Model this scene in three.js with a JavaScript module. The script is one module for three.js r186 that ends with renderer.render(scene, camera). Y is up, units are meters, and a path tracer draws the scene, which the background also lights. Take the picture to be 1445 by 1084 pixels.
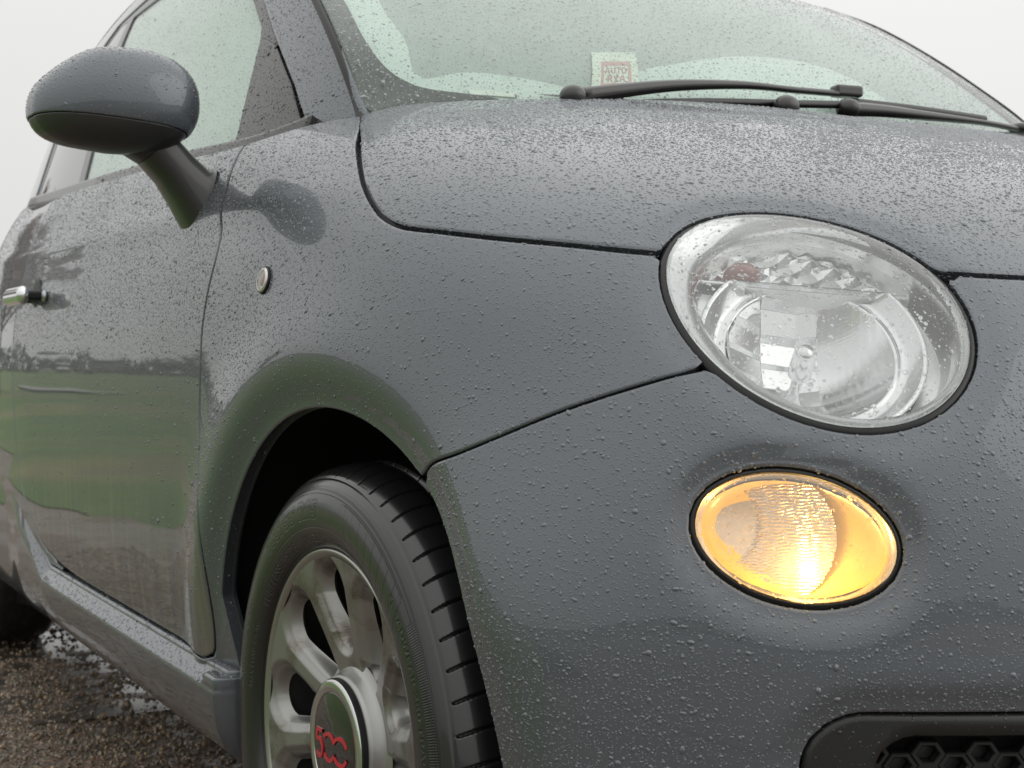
import * as THREE from 'three';
import { mergeGeometries } from 'three/addons/utils/BufferGeometryUtils.js';
import { RoundedBoxGeometry } from 'three/addons/geometries/RoundedBoxGeometry.js';

// ---------------------------------------------------------------- camera, sky, sun, exposure
const scene = new THREE.Scene();
const camera = new THREE.PerspectiveCamera(30.28, 4 / 3, 0.05, 2000);
{
  const yaw = .518, pitch = -.012, roll = .008;
  camera.position.set(1.350, .683, 1.346);
  const f = new THREE.Vector3(-Math.cos(yaw) * Math.cos(pitch), Math.sin(pitch), -Math.sin(yaw) * Math.cos(pitch));
  const rt = new THREE.Vector3().crossVectors(f, new THREE.Vector3(0, 1, 0)).normalize(), u = new THREE.Vector3().crossVectors(rt, f);
  const r2 = rt.clone().multiplyScalar(Math.cos(roll)).addScaledVector(u, Math.sin(roll)), u2 = rt.clone().multiplyScalar(-Math.sin(roll)).addScaledVector(u, Math.cos(roll));
  camera.quaternion.setFromRotationMatrix(new THREE.Matrix4().makeBasis(r2, u2, f.clone().negate()));
}
camera.focus = 1.35; camera.userData.fStop = 14;
const renderer = new THREE.WebGLRenderer({ antialias: true });
renderer.toneMapping = THREE.LinearToneMapping;
renderer.toneMappingExposure = 1.07;
renderer.shadowMap.enabled = true;

const V3 = THREE.Vector3;
let seed = 7;
const rnd = () => { seed = (seed + 0x6d2b79f5) | 0; let t = Math.imul(seed ^ (seed >>> 15), 1 | seed); t = (t + Math.imul(t ^ (t >>> 7), 61 | t)) ^ t; return ((t ^ (t >>> 14)) >>> 0) / 4294967296; };
const hash = (x, y, z = 0) => { const s = Math.sin(x * 127.1 + y * 311.7 + z * 74.7) * 43758.5453; return s - Math.floor(s); };
function vnoise(x, y) {
  const i = Math.floor(x), j = Math.floor(y), u = x - i, v = y - j, a = u * u * (3 - 2 * u), b = v * v * (3 - 2 * v);
  return (hash(i, j) * (1 - a) + hash(i + 1, j) * a) * (1 - b) + (hash(i, j + 1) * (1 - a) + hash(i + 1, j + 1) * a) * b;
}
const fbm = (x, y, n = 4) => { let s = 0, a = .5, t = 0; for (let i = 0; i < n; i++) { s += a * vnoise(x, y); t += a; a *= .5; x = x * 2.03 + 17.1; y = y * 2.03 + 5.3; } return s / t; };

// overcast rain sky: one even pale grey layer, a little brighter overhead, with soft broad cloud tones
{
  const W = 512, H = 256, d = new Float32Array(W * H * 4);
  for (let j = 0; j < H; j++) for (let i = 0; i < W; i++) {
    const el = ((j + .5) / H - .5) * Math.PI, az = (i + .5) / W * 2 * Math.PI, s = Math.max(0, Math.sin(el));
    const cx = Math.cos(az) * Math.cos(el), cz = Math.sin(az) * Math.cos(el);
    const cl = fbm(cx * 2.2 + 9, cz * 2.2 + 4 + s * 2, 3) - .5;
    const L = .605 * (1 + .85 * s + .10 * cl + .16 * (cz + .45));
    const k = (j * W + i) * 4; d[k] = L * 1.0; d[k + 1] = L * .998; d[k + 2] = L * .985; d[k + 3] = 1;
  }
  const t = new THREE.DataTexture(d, W, H, THREE.RGBAFormat, THREE.FloatType);
  t.mapping = THREE.EquirectangularReflectionMapping; t.magFilter = THREE.LinearFilter; t.minFilter = THREE.LinearFilter; t.wrapS = THREE.RepeatWrapping; t.needsUpdate = true;
  scene.background = t; scene.environment = t;
}
const sun = new THREE.DirectionalLight(new THREE.Color(1, .97, .93), .5);
sun.position.set(14, 8, -11); sun.target.position.set(0, 0, 0); sun.castShadow = true; sun.shadow.radius = 110; sun.shadow.mapSize.set(2048, 2048);
Object.assign(sun.shadow.camera, { left: -8, right: 8, top: 8, bottom: -8, near: 1, far: 60 });
scene.add(sun, sun.target);

// ---------------------------------------------------------------- materials
const lin = (r, g, b) => new THREE.Color().setRGB(r, g, b);
const std = (c, rough, o = {}) => new THREE.MeshStandardMaterial({ color: lin(...c), roughness: rough, ...o });
const phys = (c, rough, o = {}) => new THREE.MeshPhysicalMaterial({ color: lin(...c), roughness: rough, ...o });
const M = {
  paint: phys([.130, .144, .160], .40, { metalness: .55, clearcoat: 1, clearcoatRoughness: .02, side: THREE.DoubleSide }),
  black: std([.012, .012, .012], .45),
  blackTrim: phys([.012, .012, .012], .40, { clearcoat: .4, clearcoatRoughness: .15 }),
  dark: std([.006, .006, .006], .8),
  rubber: std([.016, .016, .016], .5),
  chrome: std([.86, .87, .88], .07, { metalness: 1 }),
  satin: std([.52, .53, .54], .3, { metalness: 1 }),
};
M.drop = phys([.165, .182, .20], .36, { metalness: .55, clearcoat: 1, clearcoatRoughness: 0, ior: 1.5 });  // lighter than the paint: sky light focused by beads is put into colour

// ---------------------------------------------------------------- naming
function add(o, name, parent, kind) {
  o.name = name; (parent || scene).add(o);
  if (kind) o.userData.kind = kind;
  o.castShadow = true; o.receiveShadow = true;
  return o;
}
const mesh = (g, m, name, parent, kind) => add(new THREE.Mesh(g, m), name, parent, kind);
const car = add(new THREE.Group(), 'car', null);
car.userData.label = 'grey two-door hatchback beaded with rain, amber front lamp lit';
car.userData.category = 'car';
// ---------------------------------------------------------------- body surface
// One smooth implicit surface F = 0 in car axes: x forward from the front axle, y up, z to the car's right. All panels are trimmed from it.
const clamp = (x, a, b) => Math.min(b, Math.max(a, x));
const lerp = (a, b, t) => a + (b - a) * t;
const sstep = (a, b, x) => { const t = clamp((x - a) / (b - a), 0, 1); return t * t * (3 - 2 * t); };
const smax = (a, b, k) => { const h = Math.max(k - Math.abs(a - b), 0) / k; return Math.max(a, b) + h * h * h * k / 6; };
// natural cubic spline through points [x, y]
function spline(p) {
  const n = p.length, h = [], m = new Array(n).fill(0), c = new Array(n).fill(0), d = new Array(n).fill(0);
  for (let i = 0; i < n - 1; i++) h.push(p[i + 1][0] - p[i][0]);
  for (let i = 1; i < n - 1; i++) {
    const a = h[i - 1], b = 2 * (h[i - 1] + h[i]), r = 6 * ((p[i + 1][1] - p[i][1]) / h[i] - (p[i][1] - p[i - 1][1]) / h[i - 1]);
    const w = b - a * c[i - 1]; c[i] = h[i] / w; d[i] = (r - a * d[i - 1]) / w;
  }
  for (let i = n - 2; i > 0; i--) m[i] = d[i] - c[i] * m[i + 1];
  return (x) => {
    let i = 0; while (i < n - 2 && x > p[i + 1][0]) i++;
    if (x < p[0][0]) { const s = (p[1][1] - p[0][1]) / h[0] - h[0] * m[1] / 6; return p[0][1] + s * (x - p[0][0]); }
    if (x > p[n - 1][0]) { const s = (p[n - 1][1] - p[n - 2][1]) / h[n - 2] + h[n - 2] * m[n - 2] / 6; return p[n - 1][1] + s * (x - p[n - 1][0]); }
    const t = x - p[i][0], u = h[i] - t;
    return (m[i] * u * u * u + m[i + 1] * t * t * t) / (6 * h[i]) + (p[i][1] / h[i] - m[i] * h[i] / 6) * u + (p[i + 1][1] / h[i] - m[i + 1] * h[i] / 6) * t;
  };
}
const XC = -1.0;                                         // centre of the polar plan
const PLAN = [[.63, 0], [.622, .13], [.598, .27], [.555, .42], [.505, .535], [.44, .635], [.35, .718], [.2, .777], [0, .803], [-.25, .811], [-.6, .813], [-1, .814], [-1.5, .8135], [-1.8, .804], [-2.05, .788], [-2.4, .745], [-2.7, .65], [-2.83, .45], [-2.86, 0]];
const planR = (() => {
  const sp = spline(PLAN.map(([x, z]) => [Math.atan2(z, x - XC), Math.hypot(x - XC, z)])), N = 4000, tab = new Float64Array(N + 1);
  for (let i = 0; i <= N; i++) tab[i] = sp(i / N * Math.PI);
  return (f) => { const t = clamp(f / Math.PI, 0, 1) * N, i = Math.min(N - 1, t | 0); return tab[i] + (tab[i + 1] - tab[i]) * (t - i); };
})();
const sideProfile = spline([[.10, -.13], [.17, -.075], [.25, -.034], [.34, -.0145], [.45, -.0045], [.56, -.001], [.68, 0], [.76, -.003], [.84, -.012], [.92, -.032], [1.0, -.064], [1.1, -.13]]);
const noseProfile = spline([[.10, -.02], [.2, .070], [.3, .0755], [.4, .0690], [.48, .0612], [.56, .0525], [.66, .0365], [.74, .011], [.82, -.04], [.9, -.13]]);
const crestLine = spline([[-2.8, 1.35], [-1.2, 1.28], [-.7, 1.17], [-.3, 1.076], [-.13, 1.033], [.1, .966], [.25, .917], [.4, .862], [.52, .800], [.64, .715]]);
const ARCH = [0, .300, .340];
const norm3 = (v) => { const l = Math.hypot(v[0], v[1], v[2]) || 1; return [v[0] / l, v[1] / l, v[2] / l]; };
// an ellipse in a tilted plane; positive outside
function tiltedEllipse(c, N, th, a, b) {
  N = norm3(N); const U = norm3([N[2], 0, -N[0]]), W = [N[1] * U[2] - N[2] * U[1], N[2] * U[0] - N[0] * U[2], N[0] * U[1] - N[1] * U[0]], C = Math.cos(th), S = Math.sin(th);
  const A = [0, 1, 2].map((i) => C * U[i] + S * W[i]), B = [0, 1, 2].map((i) => -S * U[i] + C * W[i]);
  const loc = (q) => { const d = [q[0] - c[0], q[1] - c[1], q[2] - c[2]]; const k = (e) => d[0] * e[0] + d[1] * e[1] + d[2] * e[2]; return [k(A), k(B), k(N)]; };
  const g = (q) => { const [x, y, n] = loc(q); if (n < -.13) return .2; const k = Math.hypot(x / a, y / b), gr = Math.hypot(x / (a * a), y / (b * b)) / (k || 1e-9); return k < 1e-4 ? -Math.min(a, b) : (k - 1) / gr; };
  const at = (x, y, n) => [0, 1, 2].map((i) => c[i] + A[i] * x + B[i] * y + N[i] * n);
  return { g, loc, at, A, B, N, a, b, c };
}
const HL = tiltedEllipse([.4430, .7335, .5388], [.686, .629, .365], 49.7 * Math.PI / 180, .1131, .1395);
const FOG = tiltedEllipse([.5005, .5518, .6062], [.81, .12, .575], -11.3 * Math.PI / 180, .0847, .0546);
const GRILLE = (q) => { const z = Math.abs(q[2]), y = q[1], w = .612, h0 = .20, h1 = .4195, R = .045; if (q[0] < .3) return .2; const dx = z - (w - R), dy = Math.max(y - (h1 - R), h0 + R - y); return dx > 0 || dy > 0 ? Math.hypot(Math.max(dx, 0), Math.max(dy, 0)) - R : Math.max(dx, dy) - R; };
function F(x, y, z) {
  z = Math.abs(z);
  const f = Math.atan2(z, x - XC), rho = Math.hypot(x - XC, z), e = 2e-3, r = planR(f), dr = (planR(f + e) - planR(f - e)) / (2 * e);
  const front = sstep(.72, .12, f) * sstep(.0, .45, x);
  let S = (rho - r) * r / Math.hypot(r, dr);
  S -= sideProfile(y) * (1 - front) + noseProfile(y) * front;
  if (x < .62) {
    S -= .047 * Math.exp(-(((x - .355) / .15) ** 2)) * sstep(.72, .45, y);
    S -= .0034 * Math.exp(-(((y - .868 + .02 * x) / .02) ** 2)) * (1 - sstep(-.25, .12, x));
    // wheel arch flare
    const d = Math.hypot(x - ARCH[0], y - ARCH[1]) - ARCH[2];
    if (z > .4 && d < .3) { const up = sstep(-.3, .0, y - ARCH[1] + .1); S -= (lerp(.011, .005, sstep(0, .25, x)) * Math.exp(-(((d - .05) / .06) ** 2)) - .012 * Math.exp(-((Math.max(d, 0) / .032) ** 2))) * up; }
  }
  let sink = 0;
  if (x > .3 && z > .1) {
    const h = HL.g([x, y, z]), f = FOG.g([x, y, z]);
    if (h < .08 && h > -.06) sink += .0045 * Math.exp(-((h / .016) ** 2)) * (h > 0 ? 1 : Math.exp(-((h / .02) ** 2)));
    if (f < .08 && f > -.06) sink += .0075 * Math.exp(-((f / .015) ** 2)) * (f > 0 ? 1 : Math.exp(-((f / .02) ** 2)));
  }
  if (x > .3) { const g = GRILLE([x, y, z]); if (g < .06) sink += .007 * Math.exp(-((Math.max(g, 0) / .014) ** 2)); }
  const T = y - (crestLine(x) - .15 * z * z);
  let v = smax(S, T, .25) + sink;
  return v;
}
const gradF = (x, y, z) => { const e = 1.5e-3; return norm3([F(x + e, y, z) - F(x - e, y, z), F(x, y + e, z) - F(x, y - e, z), F(x, y, z + e) - F(x, y, z - e)]); };
// first root of F along o + t d, from outside to inside or the reverse
function hit(o, d, t0, t1, steps = 40) {
  let a = t0, fa = F(o[0] + a * d[0], o[1] + a * d[1], o[2] + a * d[2]);
  for (let i = 1; i <= steps; i++) {
    const b = t0 + (t1 - t0) * i / steps, fb = F(o[0] + b * d[0], o[1] + b * d[1], o[2] + b * d[2]);
    if (fa * fb <= 0) {
      let lo = a, hi = b, flo = fa;
      for (let k = 0; k < 30; k++) { const m = (lo + hi) / 2, fm = F(o[0] + m * d[0], o[1] + m * d[1], o[2] + m * d[2]); if (flo * fm <= 0) hi = m; else { lo = m; flo = fm; } }
      return (lo + hi) / 2;
    }
    a = b; fa = fb;
  }
  return NaN;
}
// greenhouse: side surface z = Zg(x, y), windscreen x = Wx(y, z)
const gBase = spline([[-2.8, .52], [-2.4, .655], [-2, .722], [-1.66, .740], [-1.3, .737], [-.85, .730], [-.62, .719], [-.43, .698], [-.24, .654], [-.1, .60]]);
const Zg = (x, y) => gBase(x) - .335 * (y - .985) - .55 * Math.max(0, y - 1.22) ** 2;
const Xc = spline([[.95, -.108], [.992, -.158], [1.072, -.229], [1.174, -.352], [1.27, -.49], [1.36, -.645], [1.42, -.80], [1.46, -.97]]);
const Wx = (y, z) => Xc(y) - .194 * z * z;
const zEdge = spline([[.95, .662], [.992, .652], [1.072, .648], [1.174, .635], [1.36, .60], [1.46, .57]]);
const railY = spline([[-2.75, 1.02], [-2.45, 1.25], [-2.1, 1.385], [-1.65, 1.45], [-1.3, 1.455], [-1.0, 1.42], [-.75, 1.345], [-.57, 1.262], [-.43, 1.174]]);
// ---------------------------------------------------------------- ground and surroundings
function canvasTex(w, h, fn, srgb = true) {
  const c = document.createElement('canvas'); c.width = w; c.height = h; const x = c.getContext('2d'), im = x.createImageData(w, h);
  for (let j = 0; j < h; j++) for (let i = 0; i < w; i++) { const p = fn(i, j), k = (j * w + i) * 4; im.data[k] = p[0]; im.data[k + 1] = p[1]; im.data[k + 2] = p[2]; im.data[k + 3] = 255; }
  x.putImageData(im, 0, 0);
  const t = new THREE.CanvasTexture(c); t.wrapS = t.wrapT = THREE.RepeatWrapping; if (srgb) t.colorSpace = THREE.SRGBColorSpace; return t;
}
// tileable noise
const tnoise = (x, y, p, s = 0) => { const i = Math.floor(x), j = Math.floor(y), u = x - i, v = y - j, a = u * u * (3 - 2 * u), b = v * v * (3 - 2 * v), m = (k) => ((k % p) + p) % p; const h = (q, r) => hash(m(q) + s, m(r) + s * 3.1); return (h(i, j) * (1 - a) + h(i + 1, j) * a) * (1 - b) + (h(i, j + 1) * (1 - a) + h(i + 1, j + 1) * a) * b; };
const tfbm = (u, v, f, n, s) => { let r = 0, a = .5, t = 0; for (let k = 0; k < n; k++) { r += a * tnoise(u * f, v * f, f, s + k * 13); t += a; a *= .5; f *= 2; } return r / t; };
function sheet(x0, x1, z0, z1, y, uvs) {
  const g = new THREE.PlaneGeometry(x1 - x0, z1 - z0, 1, 1); g.rotateX(-Math.PI / 2); g.translate((x0 + x1) / 2, y, (z0 + z1) / 2);
  const p = g.attributes.position, uv = g.attributes.uv; for (let i = 0; i < p.count; i++) uv.setXY(i, p.getX(i) / uvs, p.getZ(i) / uvs);
  return g;
}
{
  // wet gritty lay-by under the car: real small relief near the car, puddled film between the stones
  const gravelCol = canvasTex(1024, 1024, (i, j) => {
    const u = i / 1024, v = j / 1024, n = tfbm(u, v, 8, 4, 1), f = tnoise(u * 256, v * 256, 256, 5), g = tnoise(u * 128, v * 128, 128, 9), w = hash(i, j, 3);
    const st = Math.max(0, f - .62) * 2.2 + Math.max(0, g - .7) * 1.2;
    const b = 88 + 34 * (n - .5) + 92 * st * (.5 + .5 * w) + 12 * (w - .5);
    const warm = .9 + .25 * tnoise(u * 128, v * 128, 128, 31);
    return [clamp(b * 1.10 * warm, 0, 255), clamp(b * .98, 0, 255), clamp(b * .84, 0, 255)];
  });
  const gravelRough = canvasTex(512, 512, (i, j) => { const u = i / 512, v = j / 512, n = tfbm(u, v, 4, 3, 77), f = tnoise(u * 128, v * 128, 128, 5); const r = 90 + 150 * sstep(.4, .62, n) + 30 * f; return [r, r, r]; }, false);
  const bump = canvasTex(1024, 1024, (i, j) => { const u = i / 1024, v = j / 1024; const b = 255 * (.55 * tnoise(u * 128, v * 128, 128, 9) + .45 * tnoise(u * 256, v * 256, 256, 5)); return [b, b, b]; }, false);
  // near relief patch
  const nx = 260, nz = 260, g = new THREE.PlaneGeometry(5.2, 4.2, nx, nz); g.rotateX(-Math.PI / 2); g.translate(-1.6, 0, .3);
  const p = g.attributes.position, uv = g.attributes.uv;
  for (let i = 0; i < p.count; i++) {
    const x = p.getX(i), z = p.getZ(i), e = sstep(0, .3, Math.min(x + 4.2, 1 - x, z + 1.8, 2.4 - z));
    p.setY(i, .003 + e * (.012 * (fbm(x * 7, z * 7, 3) - .55) + .006 * (vnoise(x * 38, z * 38) - .5))); uv.setXY(i, x / 1.1, z / 1.1);
  }
  g.computeVertexNormals();
  const gm = new THREE.MeshPhysicalMaterial({ map: gravelCol, roughnessMap: gravelRough, roughness: .9, bumpMap: bump, bumpScale: .008, clearcoat: .25, clearcoatRoughness: .3 });
  add(new THREE.Mesh(g, gm), 'ground', null, 'structure').userData.label = 'wet brown gritty ground under and beside the car';
  // wet film lying in the low places by the rear wheel
  const film = new THREE.PlaneGeometry(1.5, 1.5, 1, 1); film.rotateX(-Math.PI / 2); film.translate(-2.15, .0035, .15);
  add(new THREE.Mesh(film, phys([.085, .072, .058], .30, { clearcoat: .8, clearcoatRoughness: .18 })), 'water', null, 'structure').userData.label = 'thin puddle showing through the grit behind the sill';
  // loose wet grit, stone by stone
  const st = new THREE.IcosahedronGeometry(1, 0), N = 60000, im = new THREE.InstancedMesh(st, new THREE.MeshPhysicalMaterial({ color: 0xffffff, roughness: .42, clearcoat: .45, clearcoatRoughness: .15 }), N), d = new THREE.Object3D(), c = new THREE.Color();
  for (let i = 0; i < N; i++) {
    const x = -3.2 + 3.2 * rnd(), z = -1.1 + 2.5 * Math.pow(rnd(), .8), s = .0016 + .0042 * Math.pow(rnd(), 3.2) + (rnd() > .996 ? .005 : 0), wet = sstep(.55, .2, Math.hypot((x + 1.95) / .9, (z - .3) / .8)); if (rnd() < wet * .6) continue;
    d.position.set(x, .003 + .012 * (fbm(x * 7, z * 7, 3) - .55) + .006 * (vnoise(x * 38, z * 38) - .5) + s * .2, z); d.rotation.set(rnd() * 6, rnd() * 6, rnd() * 6); d.scale.set(s * (.8 + .6 * rnd()), s * (.6 + .3 * rnd()), s * (.8 + .6 * rnd())); d.updateMatrix(); im.setMatrixAt(M.grit = (M.grit ?? -1) + 1, d.matrix);
    const k = .5 + 1.1 * Math.pow(rnd(), 1.6), h = rnd(); c.setRGB(.20 * k * (1 + .2 * h), .165 * k, .122 * k * (1 - .25 * h)); im.setColorAt(M.grit, c);
  }
  im.count = M.grit + 1; add(im, 'gravel', null, 'stuff'); im.userData.label = 'loose wet brown grit scattered on the ground'; im.userData.category = 'gravel';
  const far = (t, r) => { const q = t.clone(); q.needsUpdate = true; return q; };
  const soil = std([.060, .052, .044], .55);
  const big = sheet(-900, 900, -900, 900, -.03, 1); add(new THREE.Mesh(big, std([.055, .06, .035], .9)), 'terrain', null, 'structure');
  const lay = sheet(-60, 40, -6, 2.7, -.012, 1.1); add(new THREE.Mesh(lay, gm), 'lay_by', null, 'structure');
  // grass field from beside the car to the hedge line, a puddled farm track across it
  const grass = canvasTex(1024, 1024, (i, j) => {
    const u = i / 1024, v = j / 1024, n = tfbm(u, v, 4, 5, 21), m = tfbm(u, v, 16, 3, 55), w = hash(i, j, 8);
    const t = clamp((n - .40) * 3.2, 0, 1);
    return [86 + 34 * t + 22 * (w - .5) + 20 * (m - .5), 112 + 6 * t + 26 * (w - .5) + 26 * (m - .5), 58 + 24 * t + 12 * (w - .5)];
  });
  const edge = (x) => 1.5 + 14 * sstep(.4, 3.5, x) + .12 * Math.sin(x * 1.3) + .3 * (fbm(x * .8, 3, 3) - .5) + .0035 * x * x * (x < 0 ? 1 : 0) * .0;
  const fg = new THREE.PlaneGeometry(1, 1, 240, 60), fp = fg.attributes.position, fu = fg.attributes.uv;
  for (let i = 0; i < fp.count; i++) {
    const a = fp.getX(i) + .5, b = .5 - fp.getY(i), x = -40 + 80 * a + (a < .03 ? -(.03 - a) * 12000 : a > .97 ? (a - .97) * 9000 : 0), z = edge(x) + 420 * b * b * b * b + b * 6;
    fp.setXYZ(i, x, .012 * sstep(0, .02, b) + .05 * (fbm(x * .9, z * .9, 3) - .4) * sstep(0, .1, b) - .004, z); fu.setXY(i, x / 9, z / 9);
  }
  fg.computeVertexNormals(); { const nn = fg.attributes.normal; if (nn.getY(1000) < 0) { const ix = fg.index.array; for (let i = 0; i < ix.length; i += 3) { const t = ix[i]; ix[i] = ix[i + 1]; ix[i + 1] = t; } fg.computeVertexNormals(); } }
  add(new THREE.Mesh(fg, new THREE.MeshStandardMaterial({ map: grass, roughness: .9 })), 'grass_field', null, 'structure');
  const pud = new THREE.CircleGeometry(1, 48); pud.rotateX(-Math.PI / 2); { const p = pud.attributes.position; for (let i = 0; i < p.count; i++) { const x = p.getX(i), z = p.getZ(i), w = 1 + .25 * (vnoise(x * 3 + 7, z * 3) - .5); p.setXYZ(i, -31 + x * 5 * w, .075, 6.6 + z * .7 * w + x * .5); } }
  add(new THREE.Mesh(pud, std([.16, .155, .14], .25)), 'puddled_track', null, 'structure');

  const tarTex = canvasTex(512, 512, (i, j) => { const b = 92 + 50 * (hash(i, j) - .5) + 26 * (tfbm(i / 512, j / 512, 8, 3, 4) - .5); return [b, b * 1.01, b * 1.03]; });
  add(new THREE.Mesh(sheet(1.7, 9, -200, 200, -.006, 2), new THREE.MeshStandardMaterial({ map: tarTex, roughness: .35 })), 'road', null, 'structure');
  // far hedge line with taller trees, and bare brown trees nearer on the right
  const twig = std([.20, .145, .115], .95), hedgeM = std([.115, .118, .100], .95), trunkM = std([.06, .05, .042], .9);  // hedge colour lightened, distance haze is painted into it
  const leaf = new THREE.BufferGeometry(); leaf.setAttribute('position', new THREE.BufferAttribute(new Float32Array([-.5, 0, 0, .5, 0, .1, 0, 1, 0, .1, .2, .4]), 3)); leaf.setIndex([0, 1, 2, 0, 3, 2]); leaf.computeVertexNormals();
  function crown(n, shape, s0, s1, m) {
    const im = new THREE.InstancedMesh(leaf, m, n), d = new THREE.Object3D();
    for (let i = 0; i < n; i++) { const [x, y, z] = shape(); d.position.set(x, y, z); d.rotation.set(rnd() * 6.3, rnd() * 6.3, rnd() * 6.3); const s = s0 + rnd() * (s1 - s0); d.scale.set(s * .5, s, s * .5); d.updateMatrix(); im.setMatrixAt(i, d.matrix); }
    return im;
  }
  M.twigSide = twig; twig.side = hedgeM.side = THREE.DoubleSide;
  const hedge = crown(16000, () => { const a = rnd() * Math.PI * 1.5 - .55 * Math.PI, R = 165 + rnd() * 10, x = Math.sin(a) * R, z = Math.cos(a) * R, h = 1.6 + 3.0 * Math.pow(fbm(a * 9, 2, 4), 1.3) + (vnoise(a * 40, 5) > .72 ? 1.4 : 0); return [x, rnd() * h, z]; }, .7, 1.9, hedgeM);
  add(hedge, 'far_hedge', null, 'stuff'); hedge.userData.label = 'dark distant hedge line around the wet field'; hedge.userData.category = 'hedge';
  function tree(x, z, h, w, label, n = 9000) {
    const g = new THREE.Group(); add(g, 'bare_tree' + (tree.k ? '_00' + tree.k : ''), null); tree.k = (tree.k || 0) + 1; g.position.set(x, 0, z); g.userData.label = label; g.userData.category = 'tree';
    const tr = []; const limb = (a, b, r0, r1) => { const c = new THREE.CylinderGeometry(r1, r0, a.distanceTo(b), 7, 1); c.translate(0, a.distanceTo(b) / 2, 0); c.applyQuaternion(new THREE.Quaternion().setFromUnitVectors(new V3(0, 1, 0), b.clone().sub(a).normalize())); c.translate(a.x, a.y, a.z); tr.push(c); };
    const T = new V3(.1, h * .45, 0); limb(new V3(), T, h * .012, h * .008); const tips = [];
    for (let i = 0; i < 11; i++) { const a = i * 2.4, e = .35 + .6 * rnd(), s = new V3(0, h * (.2 + .25 * rnd()), 0), L = h * (.3 + .25 * rnd()), q = s.clone().add(new V3(Math.cos(a) * Math.cos(e) * L * w, Math.sin(e) * L, Math.sin(a) * Math.cos(e) * L * w)); limb(s, q, h * .009, h * .003); tips.push([s, q]); for (let k = 0; k < 4; k++) { const m = s.clone().lerp(q, .4 + .5 * rnd()), f = m.clone().add(new V3((rnd() - .5) * w, .3 + .5 * rnd(), (rnd() - .5) * w).multiplyScalar(h * .2)); limb(m, f, h * .004, h * .0015); tips.push([m, f]); } }
    mesh(mergeGeometries(tr), trunkM, 'trunk', g);
    add(crown(n, () => { const [a, b] = tips[(rnd() * tips.length) | 0], q = a.clone().lerp(b, .3 + .8 * rnd()), k = h * .05; return [q.x + (rnd() - .5) * k * 2, q.y + (rnd() - .5) * k * 2, q.z + (rnd() - .5) * k * 2]; }, h * .010, h * .032, twig), 'crown', g, 'stuff');
  }
  tree(-28, 3.0, 7.5, .75, 'bare brown tree by the track behind the car, mirrored around the door handle');
  tree(-60, 26, 7, .8, 'lone bare tree farther out in the field, small over the wheel arch');
}
// ---------------------------------------------------------------- trimming a fine mesh into panels

class Soup {                                            // indexed mesh: p (positions), t (triangles)
  constructor(p = [], t = []) { this.p = p; this.t = t; }
  // splits along g = iso (g: values per vertex) and returns the soup with every vertex's g; keep only g >= iso if cut
  split(g, iso, cut, mid) {
    const p = this.p.slice(), v = g.slice(), out = [], made = new Map();
    const cross = (a, b) => {
      const key = a < b ? a * 4194304 + b : b * 4194304 + a; let k = made.get(key);
      if (k === undefined) { const t = (iso - g[a]) / (g[b] - g[a]), A = p[a], B = p[b]; k = p.length; p.push(mid(A, B, t)); v.push(iso); made.set(key, k); }
      return k;
    };
    for (const [a, b, c] of this.t) {
      const s = [a, b, c].map((i) => (g[i] >= iso ? 1 : 0)), n = s[0] + s[1] + s[2];
      if (n === 3) { out.push([a, b, c]); continue; }
      if (n === 0) { if (!cut) out.push([a, b, c]); continue; }
      let q = [a, b, c]; const lone = n === 1 ? s.indexOf(1) : s.indexOf(0); q = [q[lone], q[(lone + 1) % 3], q[(lone + 2) % 3]];
      const e = cross(q[0], q[1]), f = cross(q[0], q[2]);
      if (n === 1) { out.push([q[0], e, f]); if (!cut) { out.push([e, q[1], q[2]], [e, q[2], f]); } }
      else { out.push([e, q[1], q[2]], [e, q[2], f]); if (!cut) out.push([q[0], e, f]); }
    }
    return [new Soup(p, out), v];
  }
}
const lerp3 = (A, B, t) => [A[0] + (B[0] - A[0]) * t, A[1] + (B[1] - A[1]) * t, A[2] + (B[2] - A[2]) * t];
const ontoF = (q) => { for (let k = 0; k < 2; k++) { const n = gradF(...q), f = F(...q), e = 1e-3, d = (F(q[0] + n[0] * e, q[1] + n[1] * e, q[2] + n[2] * e) - f) / e; if (Math.abs(d) > .05) q = [q[0] - n[0] * f / d, q[1] - n[1] * f / d, q[2] - n[2] * f / d]; } return q; };
const midF = (A, B, t) => ontoF(lerp3(A, B, t));
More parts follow.
